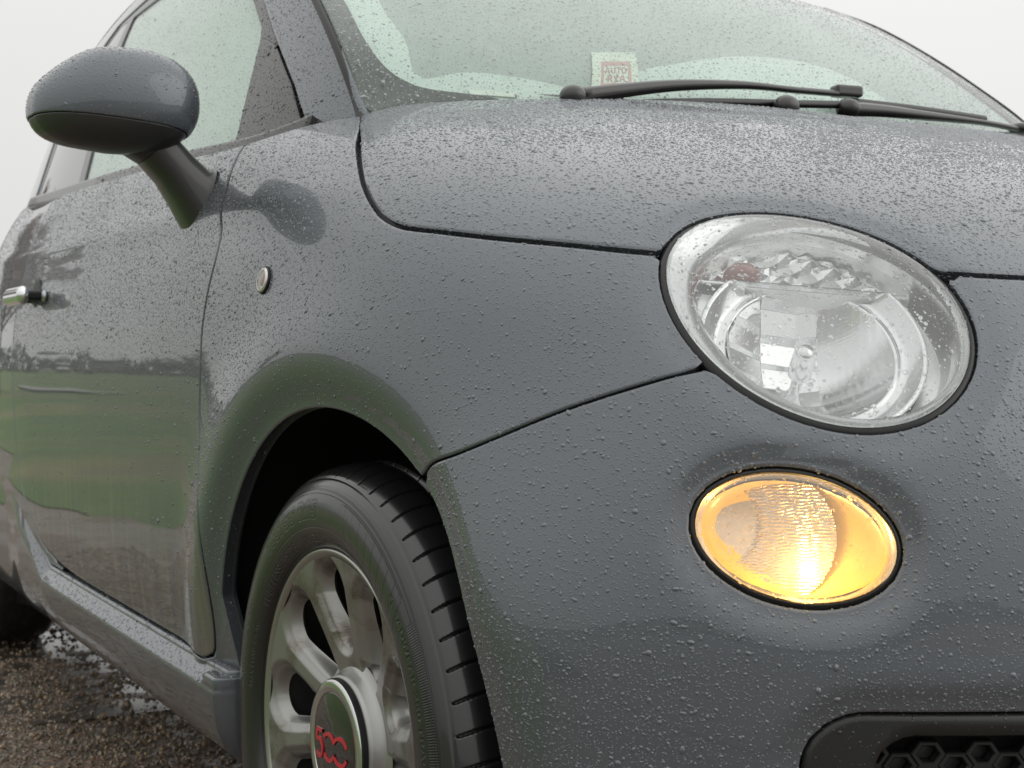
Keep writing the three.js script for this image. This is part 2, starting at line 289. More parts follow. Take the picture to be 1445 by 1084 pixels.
// panel: soup trimmed where G > 0, its edge rounded over r and returned inwards by skirt; lift moves it along the normal
function panel(base, G, { r = .0026, skirt = .014, lift = 0, mid = midF, normal = (q) => gradF(...q), mirror = false, only = false, uv = null, bulge = null } = {}) {
  let g = base.p.map(G), near = base.t.filter(([a, b, c]) => g[a] > -.02 || g[b] > -.02 || g[c] > -.02), s = new Soup(base.p, near);
  [s, g] = s.split(g, 0, true, mid);
  if (r > 0) for (const k of [r * .3, r]) [s, g] = s.split(g, k, false, mid);
  const used = new Map(), P = [], N = [], UV = [], idx = [], rim = [];
  const grad = (q, n) => { const e = 8e-4, d = [0, 1, 2].map((i) => { const a = q.slice(), b = q.slice(); a[i] += e; b[i] -= e; return (G(a) - G(b)) / (2 * e); }); const k = d[0] * n[0] + d[1] * n[1] + d[2] * n[2]; return norm3([d[0] - k * n[0], d[1] - k * n[1], d[2] - k * n[2]]); };
  const vert = (i) => {
    let k = used.get(i); if (k !== undefined) return k;
    let q = s.p[i], n = normal(q), gi = Math.max(0, g[i]), m = n, sink = 0, w = null;
    if (r > 0 && gi < r * 1.001) { w = grad(q, n); const a = 1 - gi / r, sa = Math.min(.95, a); sink = r * (1 - Math.sqrt(1 - sa * sa)) * .8; m = norm3([n[0] - w[0] * sa * .8, n[1] - w[1] * sa * .8, n[2] - w[2] * sa * .8]); }
    const h = lift - sink + (bulge ? bulge(gi) : 0);
    k = P.length / 3; P.push(q[0] + n[0] * h, q[1] + n[1] * h, q[2] + n[2] * h); N.push(...m); if (uv) UV.push(...uv(q)); used.set(i, k);
    if (gi < 1e-9) rim[k] = { n, w: w || grad(q, n) };
    return k;
  };
  for (const t of s.t) idx.push(t.map(vert));
  if (skirt > 0) {
    const edges = new Map(); for (const t of idx) for (let e = 0; e < 3; e++) { const a = t[e], b = t[(e + 1) % 3], key = a < b ? a + '_' + b : b + '_' + a; edges.set(key, edges.has(key) ? null : [a, b]); }
    const low = new Map(), top = new Map();
    const wall = (k, down) => { const m = down ? low : top; let q = m.get(k); if (q === undefined) { const { n, w } = rim[k], h = down ? skirt : 0; q = P.length / 3; P.push(P[3 * k] - n[0] * h + w[0] * h * .12, P[3 * k + 1] - n[1] * h + w[1] * h * .12, P[3 * k + 2] - n[2] * h + w[2] * h * .12); N.push(-w[0], -w[1], -w[2]); if (uv) UV.push(UV[2 * k], UV[2 * k + 1]); m.set(k, q); } return q; };
    for (const e of edges.values()) if (e && rim[e[0]] && rim[e[1]]) { const [a, b] = e, A = wall(a, 0), B = wall(b, 0), C = wall(a, 1), D = wall(b, 1); idx.push([B, A, C], [B, C, D]); }
  }
  const geo = (sgn) => {
    const x = new THREE.BufferGeometry(), pp = new Float32Array(P), nn = new Float32Array(N);
    if (sgn < 0) for (let i = 2; i < pp.length; i += 3) { pp[i] *= -1; nn[i] *= -1; }
    x.setAttribute('position', new THREE.BufferAttribute(pp, 3)); x.setAttribute('normal', new THREE.BufferAttribute(nn, 3));
    if (uv) x.setAttribute('uv', new THREE.BufferAttribute(new Float32Array(UV), 2));
    x.setIndex((sgn < 0 ? idx.map(([a, b, c]) => [a, c, b]) : idx).flat()); return x;
  };
  if (mirror) return [geo(1), geo(-1)];
  return geo(1);
}
// the untrimmed half body (z >= 0) as a fine grid cast outwards from a spine
const BODY = (() => {
  const X1 = -.1, Y0 = .5, cols = [];
  for (let x = -2.84; x < X1 - .002; x += x < -.75 ? .016 : .0085) cols.push([x, 0, 1]);
  const NA = 150; for (let i = 0; i <= NA; i++) { const a = (1 - i / NA) * Math.PI / 2; cols.push([X1, Math.cos(a), Math.sin(a)]); }
  const rows = []; for (let e = -42; e <= 90.001; e += e < 40 ? .75 : .8) rows.push(Math.min(90, e) * Math.PI / 180);
  const p = [], t = [], R = rows.length;
  for (const [x, dx, dz] of cols) {
    let last = NaN;
    for (const e of rows) {
      const d = [dx * Math.cos(e), Math.sin(e), dz * Math.cos(e)], o = [x, Y0, 0];
      let k = NaN;
      if (!isNaN(last)) { const w = .03; k = hit(o, d, Math.max(.05, last - w), last + w, 2); }
      if (isNaN(k)) k = hit(o, d, .05, 1.7, 60);
      if (isNaN(k)) k = isNaN(last) ? .6 : last;
      last = k; p.push([o[0] + d[0] * k, o[1] + d[1] * k, o[2] + d[2] * k]);
    }
  }
  for (let i = 0; i < cols.length - 1; i++) for (let j = 0; j < R - 1; j++) { const a = i * R + j, b = a + R; t.push([a, b, b + 1], [a, b + 1, a + 1]); }
  return new Soup(p, t);
})();
// signed distance to a smooth open path in side view (x, y), positive on its left as drawn
function smooth(pts, n = 6, closed = false) {
  const c = new THREE.CatmullRomCurve3(pts.map(([x, y]) => new V3(x, y, 0)), closed, 'centripetal');
  return c.getPoints(pts.length * n).map((v) => [v.x, v.y]);
}
function pathDist(pts) {
  const m = pts.length - 1;
  return (x, y) => {
    let best = 1e9, sgn = 1;
    for (let i = 0; i < m; i++) {
      const a = pts[i], b = pts[i + 1], ex = b[0] - a[0], ey = b[1] - a[1], wx = x - a[0], wy = y - a[1], l = ex * ex + ey * ey;
      let u = (wx * ex + wy * ey) / l; u = u < 0 ? 0 : u > 1 ? 1 : u;
      const dx = wx - ex * u, dy = wy - ey * u, d = dx * dx + dy * dy;
      if (d < best - 1e-14) { best = d; sgn = ex * wy - ey * wx >= 0 ? 1 : -1; }
    }
    return sgn * Math.sqrt(best);
  };
}
function polyDist(pts) {                                  // closed polygon, positive inside
  const m = pts.length;
  return (x, y) => {
    let best = 1e9, inside = false;
    for (let i = 0, j = m - 1; i < m; j = i++) {
      const a = pts[j], b = pts[i], ex = b[0] - a[0], ey = b[1] - a[1], wx = x - a[0], wy = y - a[1], l = ex * ex + ey * ey || 1e-12;
      let u = (wx * ex + wy * ey) / l; u = u < 0 ? 0 : u > 1 ? 1 : u;
      const dx = wx - ex * u, dy = wy - ey * u; best = Math.min(best, dx * dx + dy * dy);
      if ((a[1] > y) !== (b[1] > y) && x < (b[0] - a[0]) * (y - a[1]) / (b[1] - a[1]) + a[0]) inside = !inside;
    }
    return (inside ? 1 : -1) * Math.sqrt(best);
  };
}
const bonnetPath = pathDist([...smooth([[-.252, 1.03], [-.246, .993], [-.212, .975], [-.166, .954], [-.108, .924], [-.050, .892], [-.007, .867], [.032, .845], [.061, .831], [.098, .819], [.164, .809], [.234, .799], [.302, .790], [.362, .781], [.43, .772], [.509, .764], [.60, .760]]), [1.2, .757]].reverse().map((q) => q).reverse());
const bumperPath = pathDist([[-.2, .30], ...smooth([[.10, .515], [.173, .572], [.205, .590], [.224, .597], [.262, .607], [.302, .622], [.357, .647], [.403, .668], [.434, .683]], 5), [.4425, .70], [.445, .74], [.446, 1.2]]);
const DOOR = [...smooth([[-.44, .975], [-.405, .928], [-.364, .880], [-.336, .842], [-.336, .815], [-.350, .776], [-.364, .729], [-.367, .672], [-.366, .615], [-.352, .528], [-.347, .465], [-.348, .410], [-.352, .352], [-.358, .322]], 4), ...smooth([[-.38, .315], [-.52, .318], [-.70, .319], [-.92, .320], [-1.14, .323], [-1.27, .334], [-1.36, .352], [-1.43, .388], [-1.495, .426], [-1.548, .497], [-1.580, .596], [-1.597, .698], [-1.588, .777], [-1.555, .836], [-1.54, .923], [-1.535, 1.01]], 3), [-1.53, 1.2], [-.6, 1.2]];
const doorIn = polyDist(DOOR);
const beltY = spline([[-2.6, 1.06], [-1.9, 1.03], [-1.66, 1.015], [-1.3, 1.002], [-.85, .983], [-.618, .975], [-.46, .970], [-.36, .976], [-.3, .983], [-.15, .986]]);
const cowlX = (z) => -.150 - .22 * z * z;
const arch = (q) => (q[0] < 0 && q[1] < .40 ? -.3248 + .30 * (.40 - q[1]) - q[0] : Math.hypot(q[0] - ARCH[0], q[1] - ARCH[1]) - ARCH[2]);
const rearArch = (q) => Math.hypot(q[0] + 2.3, q[1] - ARCH[1]) - .345;
const gapW = (x) => lerp(.0003, .0021, sstep(-.19, -.12, x));
const onFront = (q) => q[0] > -.02;
const Gs = {
  bonnet: (q) => Math.min(bonnetPath(q[0], q[1]) - gapW(q[0]), q[0] - cowlX(q[2]), HL.g(q) - .0004),
  wing: (q) => { if (q[0] < -.55) return -.1; let g = Math.min(-bonnetPath(q[0], q[1]) - gapW(q[0]), bumperPath(q[0], q[1]) - .0012, q[1] - .300); if (g < -.03) return g; g = Math.min(g, arch(q), -doorIn(q[0], q[1]) - .0017, beltY(q[0]) - q[1]); if (q[0] > .2) g = Math.min(g, HL.g(q) - .0004); return g; },
  bumper: (q) => { if (q[0] < .05) return -.1; let g = Math.min(-bumperPath(q[0], q[1]) - .0012, -bonnetPath(q[0], q[1]) - gapW(q[0]), q[1] - .16); if (g < -.03) return g; return Math.min(g, arch(q), HL.g(q) - .0004, FOG.g(q), GRILLE(q)); },
  door: (q) => (q[0] > -.3 || q[0] < -1.65 ? -.1 : Math.min(doorIn(q[0], q[1]) - .0017, beltY(q[0]) - q[1])),
  quarter: (q) => (q[0] > -1.2 ? -.1 : Math.min(-doorIn(q[0], q[1]) - .0017, beltY(q[0]) + .004 - q[1], q[1] - Math.min(.36, .318 + .25 * Math.max(0, -1.3 - q[0])), rearArch(q))),
};
const both = (g) => mergeGeometries(g);
const bonnetHalves = panel(BODY, Gs.bonnet, { mirror: true });
{ // the far half of the bonnet carries a flatter crown
  const p = bonnetHalves[1].attributes.position, n = bonnetHalves[1].attributes.normal, v = new V3();
  for (let i = 0; i < p.count; i++) { const z = p.getZ(i), k = sstep(.79, .93, p.getY(i)); p.setY(i, p.getY(i) + .18 * z * z * k); v.set(n.getX(i), n.getY(i), n.getZ(i) - .36 * z * k * n.getY(i)).normalize(); n.setXYZ(i, v.x, v.y, v.z); }
}
const bonnet = mesh(both(bonnetHalves), M.paint, 'bonnet', car);
const bumper = mesh(both(panel(BODY, Gs.bumper, { mirror: true })), M.paint, 'front_bumper', car);
const wings = panel(BODY, Gs.wing, { mirror: true, skirt: .02 }), doors = panel(BODY, Gs.door, { mirror: true, uv: (q) => [(q[0] + 1.65) / 1.4, (q[1] - .28) / .8] }), quarters = panel(BODY, Gs.quarter, { mirror: true, skirt: .02 });
const wing = mesh(wings[0], M.paint, 'front_wing', car); mesh(wings[1], M.paint, 'front_wing', car);
// road film: dried splashes and thin vertical runs low on the door
const filmTex = canvasTex(1024, 512, (i, j) => {
  const u = i / 1024, y = .28 + .8 * (1 - j / 512), low = sstep(.62, .36, y + .10 * (fbm(u * 9, y * 6, 3) - .5));
  const run = Math.pow(fbm(u * 90, y * 3, 3), 3) * 2.2, spl = hash(i, j, 2) > .985 ? 1 : 0, cl = Math.pow(fbm(u * 14, y * 14, 4), 2) * 1.5, k = clamp(low * (run * .8 + cl * .5 + spl * .6), 0, 1);
  return [97 + 40 * k, 101 + 31 * k, 106 + 16 * k];
});
const doorPaint = M.paint.clone(); doorPaint.color.setRGB(1, 1, 1); doorPaint.map = filmTex;
const door = mesh(doors[0], doorPaint, 'door', car), doorL = mesh(doors[1], M.paint, 'door', car);
const quarter = mesh(quarters[0], M.paint, 'rear_quarter_panel', car); mesh(quarters[1], M.paint, 'rear_quarter_panel', car);
// added dark shell blocking light behind the panels, so shut lines read dark
{
  const G = (q) => Math.min(arch(q) + .002, rearArch(q) + .002, HL.g(q) + .004, FOG.g(q) + .004, q[1] - .17, Math.max(q[0] - cowlX(q[2]) - .02, beltY(q[0]) - .02 - q[1]), GRILLE(q) + .002);
  mesh(both(panel(BODY, G, { r: 0, skirt: 0, lift: -.016, mirror: true })), std([.05, .052, .055], .5), 'gap_blocker', car);
}
// ---------------------------------------------------------------- greenhouse, windscreen, wipers
const glassM = phys([.90, .97, .93], .0, { transmission: 1, thickness: 0, ior: 1.5, side: THREE.DoubleSide });
const mistM = phys([.56, .60, .585], 1, { transmission: .2, thickness: 0, side: THREE.DoubleSide });
const mistLit = phys([.77, .845, .805], 1, { transmission: .15, thickness: 0, side: THREE.DoubleSide });  // paler tone: daylight seen through the cabin is put into this colour
const fritM = phys([.035, .034, .034], .35, { clearcoat: .3, clearcoatRoughness: .1, side: THREE.DoubleSide });
const wetBlack = phys([.030, .029, .029], .38, { clearcoat: .6, clearcoatRoughness: .12, side: THREE.DoubleSide });
function gridSoup(nu, nv, fn) { const p = [], t = []; for (let i = 0; i <= nu; i++) for (let j = 0; j <= nv; j++) p.push(fn(i / nu, j / nv)); const R = nv + 1; for (let i = 0; i < nu; i++) for (let j = 0; j < nv; j++) { const a = i * R + j, b = a + R; t.push([a, b, b + 1], [a, b + 1, a + 1]); } return new Soup(p, t); }
const nSide = ([x, y]) => { const e = 1e-3; return norm3([-(Zg(x + e, y) - Zg(x - e, y)) / (2 * e), -(Zg(x, y + e) - Zg(x, y - e)) / (2 * e), 1]); };
const nWind = ([, y, z]) => { const e = 1e-3; return norm3([1, -(Wx(y + e, z) - Wx(y - e, z)) / (2 * e), -(Wx(y, z + e) - Wx(y, z - e)) / (2 * e)]); };
const midS = (A, B, t) => { const q = lerp3(A, B, t); q[2] = Zg(q[0], q[1]); return q; }, midW = (A, B, t) => { const q = lerp3(A, B, t); q[0] = Wx(q[1], q[2]); return q; };
const SIDE = gridSoup(340, 90, (u, v) => { const x = -2.74 + 2.56 * u, y = .955 + .515 * v; return [x, y, Zg(x, y)]; });
const WIND = gridSoup(40, 130, (u, v) => { const y = .95 + .51 * u, z = -.69 + 1.38 * v; return [Wx(y, z), y, z]; });
const S = { mid: midS, normal: nSide, mirror: true }, W = { mid: midW, normal: nWind };
const side2 = (pts) => { const f = polyDist(pts); return (q) => f(q[0], q[1]); };
const pillarLine = [[-.337, .970], [-.345, .986], [-.416, 1.052], [-.514, 1.129], [-.619, 1.211], [-.78, 1.318], [-1.0, 1.395], [-1.3, 1.430], [-1.65, 1.425]];
const gapLine = [[-.236, .955], [-.240, .995], [-.315, 1.074], [-.426, 1.169], [-.57, 1.262], [-.75, 1.345], [-1.0, 1.42], [-1.3, 1.455], [-1.65, 1.45], [-2.1, 1.385], [-2.45, 1.25], [-2.75, 1.02]];
const pair = (name, G, m, o = {}) => panel(SIDE, G, { ...S, ...o }).map((g) => mesh(g, m, name, car))[0];
const sideParts = {};
{
  const cPost = [[-1.90, 1.03], [-1.95, 1.2], [-1.84, 1.32], [-1.68, 1.40]];
  const pil = side2([...gapLine, [-2.75, .9], [-1.92, .9], ...cPost, ...pillarLine.slice(0, -1).reverse(), [-.30, .955]]);
  sideParts.pillar = pair('pillar', (q) => Math.min(pil(q), q[1] - (q[0] > -1 ? .9835 : 1.02)), M.paint, { r: .003, skirt: .02 });
  const glassPoly = smooth([[-.548, .985], [-.566, 1.06], [-.588, 1.150]], 3).concat([[-.60, 1.168], [-.673, 1.223], [-.80, 1.295], [-1.0, 1.362], [-1.25, 1.392], [-1.545, 1.388], [-1.365, .985]]);
  const gl = side2(glassPoly), fr = side2([...pillarLine, ...cPost.slice().reverse(), [-1.93, .97], [-.337, .97]]);
  const quarterPoly = [[-1.415, .985], [-1.59, 1.388], [-1.66, 1.388], [-1.80, 1.31], [-1.885, 1.20], [-1.86, 1.0]], qg = side2(quarterPoly);
  const sail = side2([[-.585, 1.152], [-.546, .985], [-.352, .985], [-.42, 1.052], [-.509, 1.122]]);
  const beltTop = (q) => q[1] - beltY(q[0]) - .012;
  sideParts.frame = pair('window_frame', (q) => Math.min(fr(q) - .002, -gl(q), -qg(q), -sail(q) + .002, q[1] - .965), wetBlack, { r: .003, skirt: .012, lift: -.003 });
  sideParts.glass = pair('side_window', (q) => gl(q) + .004, glassM, { r: 0, skirt: 0, lift: -.006 });
  pair('window_mist_light', (q) => gl(q) + .004, mistLit, { r: 0, skirt: 0, lift: -.010 });
  sideParts.qglass = pair('quarter_window', (q) => qg(q) + .002, phys([.10, .10, .10], .05, { clearcoat: .5 }), { r: 0, skirt: 0, lift: -.004 });
  // mirror sail: two black faces meeting at a seam
  const seam = pathDist([[-.455, .95], [-.462, .990], [-.505, 1.095], [-.53, 1.16]]);
  sideParts.sail = pair('mirror_sail', (q) => Math.min(sail(q) - .001, seam(q[0], q[1]) - .0008), wetBlack, { r: .002, skirt: .01, lift: -.002 });
  sideParts.sail2 = pair('mirror_sail', (q) => Math.min(sail(q) - .001, -seam(q[0], q[1]) - .0008), wetBlack, { r: .002, skirt: .01, lift: .001 });
  sideParts.belt = pair('belt_strip', (q) => Math.min(q[1] - beltY(q[0]) + .012, beltY(q[0]) + .0135 - q[1], q[0] + 1.86, -.322 - q[0] - .6 * Math.max(0, .978 - q[1])), wetBlack, { r: .006, skirt: .014, lift: .014 });
}
// roof and tailgate close the cabin
{
  const roof = gridSoup(50, 30, (u, v) => { const x = -2.72 + (2.72 - .80) * u, z0 = Zg(x, railY(x)), z = z0 * (2 * v - 1), y = railY(x) + .05 * (1 - (z / z0) ** 2) * sstep(-.75, -1.1, x) ; return [x, y, z]; });
  const g = new THREE.BufferGeometry(); g.setAttribute('position', new THREE.BufferAttribute(new Float32Array(roof.p.flat()), 3)); g.setIndex(roof.t.flat()); g.computeVertexNormals();
  const rm = M.paint.clone(); mesh(g, rm, 'roof', car);
  const tg = new RoundedBoxGeometry(.05, .75, .9, 3, .02); tg.translate(-2.70, .72, 0); mesh(tg, M.paint, 'tailgate', car);
}
// windscreen: glass over a black ceramic border, misted inside
const fritPath = polyDist(smooth([[.384, 1.0405], [.502, 1.0335], [.543, 1.0335], [.575, 1.041], [.598, 1.063], [.6065, 1.104], [.598, 1.173], [.565, 1.36], [.3, 1.43], [-.3, 1.43], [-.565, 1.36], [-.598, 1.173], [-.6065, 1.104], [-.598, 1.063], [-.575, 1.041], [-.543, 1.0335], [-.502, 1.0335], [-.384, 1.0405], [0, 1.047]], 4, true));
const edgeW = (q) => Math.min(zEdge(q[1]) - .0045 - Math.abs(q[2]), q[1] - .962, F(...q) + .001);
const windscreen = mesh(panel(WIND, edgeW, { ...W, r: .003, skirt: 0 }), glassM, 'windscreen', car);
mesh(panel(WIND, (q) => Math.min(edgeW(q) - .0005, -fritPath(q[2], q[1])), { ...W, r: 0, skirt: 0, lift: -.004 }), fritM, 'windscreen_border', car);
// mist inside the glass; paler fan and near band hold painted daylight from behind
const fan = polyDist(smooth([[.30, 1.03], [.240, 1.091], [.141, 1.124], [-.012, 1.160], [-.155, 1.168], [-.222, 1.149], [-.262, 1.098], [-.30, 1.04]], 4).concat([[0, .96]]));
const near = polyDist([...smooth([[.50, 1.30], [.546, 1.180], [.549, 1.115], [.560, 1.056], [.489, 1.070], [.40, 1.066], [.33, 1.052]], 5), [.33, .97], [.66, .97], [.66, 1.30]]);
const pale = (q) => Math.max(fan(q[2], q[1]), near(q[2], q[1]));
mesh(panel(WIND, (q) => Math.min(edgeW(q) - .002, -pale(q)), { ...W, r: 0, skirt: 0, lift: -.009 }), mistM, 'windscreen_mist_light', car);
mesh(panel(WIND, (q) => Math.min(edgeW(q) - .002, pale(q)), { ...W, r: 0, skirt: 0, lift: -.009 }), mistLit, 'windscreen_mist_light', car);
// black seal between glass and pillar
function sweep(pts, ry, rz, n = 8, m = null) {            // tapered tube: ry, rz radii per point (numbers or functions of 0..1)
  const c = new THREE.CatmullRomCurve3(pts.map((q) => new V3(...q)), false, 'centripetal'), N = pts.length * (m || 5), fr = c.computeFrenetFrames(N, false), P = [], I = [];
  const up = new V3(0, 1, 0);
  for (let i = 0; i <= N; i++) { const u = i / N, q = c.getPointAt(u), T = fr.tangents[i], s = new V3().crossVectors(T, up).normalize(), v = new V3().crossVectors(s, T), a = typeof ry === 'function' ? ry(u) : ry, b = typeof rz === 'function' ? rz(u) : rz; for (let k = 0; k < n; k++) { const f = k / n * 2 * Math.PI; P.push(q.x + s.x * Math.cos(f) * b + v.x * Math.sin(f) * a, q.y + s.y * Math.cos(f) * b + v.y * Math.sin(f) * a, q.z + s.z * Math.cos(f) * b + v.z * Math.sin(f) * a); } }
  for (let i = 0; i < N; i++) for (let k = 0; k < n; k++) { const a = i * n + k, b = i * n + (k + 1) % n; I.push(a, a + n, b + n, a, b + n, b); }
  for (const [o, d] of [[0, 1], [N * n, 0]]) for (let k = 1; k < n - 1; k++) I.push(...(d ? [o, o + k, o + k + 1] : [o, o + k + 1, o + k]));
  const g = new THREE.BufferGeometry(); g.setAttribute('position', new THREE.BufferAttribute(new Float32Array(P), 3)); g.setIndex(I); g.computeVertexNormals(); return g;
}
for (const s of [1, -1]) mesh(sweep([.96, 1.0, 1.06, 1.12, 1.18, 1.26, 1.34, 1.40].map((y) => { const z = zEdge(y) + (s < 0 ? .0015 : -.001); return [Wx(y, z) - (s < 0 ? .002 : .011), y, s * z]; }), s < 0 ? .0032 : .0055, s < 0 ? .0032 : .0055), M.black, 'windscreen_seal', car);
// cowl tray under the wipers, wipers, washer nozzle
{
  const cw = gridSoup(8, 60, (u, v) => { const z = -.63 + 1.26 * v, x = cowlX(z) + .03 - .16 * u; return [x, .955 + .03 * (1 - (z / .66) ** 2), z]; });
  const g = new THREE.BufferGeometry(); g.setAttribute('position', new THREE.BufferAttribute(new Float32Array(cw.p.flat()), 3)); g.setIndex(cw.t.flat()); g.computeVertexNormals(); mesh(g, M.dark, 'cowl_tray', car);
  const wip = (arm, blade, tail, cap) => {
    const w = add(new THREE.Group(), 'wiper', car);
    mesh(sweep(arm, (u) => lerp(.0108, .0048, Math.min(1, u * 1.5)), (u) => lerp(.011, .0055, u), 10), wetBlack, 'wiper_arm', w);
    mesh(sweep(blade, .0055, .0045, 8), M.blackTrim, 'wiper_blade', w);
    const c = new THREE.SphereGeometry(.0155, 20, 12); c.scale(1.2, .95, 1.1); c.translate(...cap); mesh(c, wetBlack, 'pivot_cap', w);
    if (tail) { const b = new RoundedBoxGeometry(.024, .017, .045, 3, .005); b.rotateY(-.2); b.translate(...tail); mesh(b, wetBlack, 'blade_clip', w); }
  };
  wip([[-.188, 1.030, .372], [-.188, 1.041, .320], [-.192, 1.060, .220], [-.198, 1.074, .10], [-.203, 1.078, .005], [-.212, 1.083, -.07], [-.218, 1.086, -.115]], [[-.186, 1.022, .335], [-.186, 1.040, .19], [-.190, 1.055, .02], [-.20, 1.068, -.13], [-.214, 1.070, -.2]], [-.216, 1.089, -.105], [-.186, 1.028, .385]);
  wip([[-.192, 1.058, -.078], [-.20, 1.064, -.16], [-.212, 1.068, -.24], [-.248, 1.078, -.43], [-.282, 1.082, -.57]], [[-.208, 1.074, -.105], [-.225, 1.080, -.26], [-.254, 1.086, -.435]], null, [-.191, 1.059, -.085]);
  const knob = new THREE.SphereGeometry(.012, 14, 10); knob.scale(1.6, .9, 1.6); knob.translate(-.278, 1.083, -.545); mesh(knob, wetBlack, 'pivot_cap', car);
  const n = new THREE.SphereGeometry(.0165, 20, 12); n.scale(1.1, .95, 1.15); n.translate(-.172, 1.046, .046); mesh(n, wetBlack, 'washer_nozzle', car);
}
// printed sticker and a white strip inside the glass
{
  const c = document.createElement('canvas'); c.width = c.height = 256; const x = c.getContext('2d');
  x.fillStyle = '#dfe4da'; x.fillRect(0, 0, 256, 256); x.fillStyle = '#cfa9a6'; x.fillRect(48, 62, 168, 178); x.fillStyle = '#dfe4da'; x.fillRect(64, 92, 132, 104);  // print colours paled: the wash of reflection on the glass is painted in
  x.fillStyle = '#b98f8d'; x.font = 'bold 56px sans-serif'; x.textAlign = 'center'; x.fillText('AUTO', 130, 140, 124); x.fillText('RYA', 130, 190, 110);
  const t = new THREE.CanvasTexture(c); t.colorSpace = THREE.SRGBColorSpace;
  const quad = (A, B, C, D, lift) => { const P = [], U = [], I = []; for (let i = 0; i <= 8; i++) for (let j = 0; j <= 8; j++) { const u = i / 8, v = j / 8, y = (A[0] * (1 - u) + B[0] * u) * (1 - v) + (D[0] * (1 - u) + C[0] * u) * v, z = (A[1] * (1 - u) + B[1] * u) * (1 - v) + (D[1] * (1 - u) + C[1] * u) * v, n = nWind([0, y, z]); P.push(Wx(y, z) + n[0] * lift, y + n[1] * lift, z + n[2] * lift); U.push(u, 1 - v); } for (let i = 0; i < 8; i++) for (let j = 0; j < 8; j++) { const a = i * 9 + j; I.push(a, a + 1, a + 10, a, a + 10, a + 9); } const g = new THREE.BufferGeometry(); g.setAttribute('position', new THREE.BufferAttribute(new Float32Array(P), 3)); g.setAttribute('uv', new THREE.BufferAttribute(new Float32Array(U), 2)); g.setIndex(I); g.computeVertexNormals(); return g; };
  const s = mesh(quad([1.123, .282], [1.133, .205], [1.058, .252], [1.048, .329], -.006), new THREE.MeshStandardMaterial({ map: t, roughness: .7, side: THREE.DoubleSide }), 'windscreen_sticker', car); s.userData.label = 'square white sticker with red printed frame';
  const l = mesh(quad([1.041, .500], [1.0415, .436], [1.034, .436], [1.0335, .500], -.0065), std([.75, .78, .72], .7, { side: THREE.DoubleSide }), 'windscreen_sticker', car); l.userData.label = 'thin white strip sticker at the glass bottom';
}
// cabin: dashboard, wheel and seats behind the misted glass
{
  const d = new RoundedBoxGeometry(.42, .16, 1.24, 4, .05); d.translate(-.62, .90, 0); mesh(d, std([.04, .042, .044], .7), 'dashboard', car);
  const sw = new THREE.TorusGeometry(.18, .015, 10, 40); sw.rotateY(Math.PI / 2); sw.rotateZ(.4); sw.translate(-.90, .98, .34); mesh(sw, M.blackTrim, 'steering_wheel', car);
  for (const z of [.34, -.34]) { const s = new RoundedBoxGeometry(.16, .62, .46, 4, .07); s.rotateZ(.25); s.translate(-1.55, .86, z); mesh(s, std([.06, .06, .065], .85), 'seat', car); const h = new RoundedBoxGeometry(.1, .19, .26, 4, .04); h.rotateZ(.2); h.translate(-1.66, 1.26, z); mesh(h, std([.06, .06, .065], .85), 'headrest', car); }
  const fl = new THREE.BoxGeometry(2.4, .03, 1.3); fl.translate(-1.4, .3, 0); mesh(fl, M.dark, 'cabin_floor', car);
}
// ---------------------------------------------------------------- lamps
function frameOf(E) {                                     // screen-like axes in the lamp plane: u to the car's outside-in direction, w up
  const N = E.N, U = norm3([N[2], 0, -N[0]]), Wv = [N[1] * U[2] - N[2] * U[1], N[2] * U[0] - N[0] * U[2], N[0] * U[1] - N[1] * U[0]];
  return (u, w, n) => [0, 1, 2].map((i) => E.c[i] + U[i] * u + Wv[i] * w + N[i] * n);
}
const geoOf = (P, I, flat) => { let g = new THREE.BufferGeometry(); g.setAttribute('position', new THREE.BufferAttribute(new Float32Array(P.flat()), 3)); g.setIndex(I); if (flat) g = g.toNonIndexed(); g.computeVertexNormals(); return g; };
function loft(rings, closed = true, flat = false) { const n = rings[0].length, P = rings.flat(), I = []; for (let i = 0; i < rings.length - 1; i++) for (let k = 0; k < (closed ? n : n - 1); k++) { const a = i * n + k, b = i * n + (k + 1) % n; I.push(a, a + n, b + n, a, b + n, b); } return geoOf(P, I, flat); }
const mirrorGeo = (g) => { const q = g.clone(), p = q.attributes.position, n = q.attributes.normal; for (let i = 0; i < p.count; i++) { p.setZ(i, -p.getZ(i)); if (n) n.setZ(i, -n.getZ(i)); } const ix = q.index; if (ix) { const a = ix.array; for (let i = 0; i < a.length; i += 3) { const t = a[i + 1]; a[i + 1] = a[i + 2]; a[i + 2] = t; } } else { for (const at of Object.values(q.attributes)) { const s = at.itemSize; for (let i = 0; i < at.count; i += 3) for (let k = 0; k < s; k++) { const t = at.array[(i + 1) * s + k]; at.array[(i + 1) * s + k] = at.array[(i + 2) * s + k]; at.array[(i + 2) * s + k] = t; } } } return q; };
const lensM = phys([.93, .94, .94], 0, { transmission: .86, thickness: 0, ior: 1.5, side: THREE.DoubleSide });
const chromeD = std([.84, .85, .85], .18, { metalness: 1, side: THREE.DoubleSide }), chromeS = std([.82, .83, .82], .32, { metalness: 1, side: THREE.DoubleSide });
const chromeF = std([.90, .91, .91], .2, { metalness: 1, side: THREE.DoubleSide });
const surfN = (E, x, y) => { const a = E.at(x, y, .09), b = [-E.N[0], -E.N[1], -E.N[2]], k = hit(a, b, 0, .2, 40); return isNaN(k) ? 0 : .09 - k; };
const lampParts = {}, gasketM = std([.010, .010, .010], .22, { side: THREE.DoubleSide });
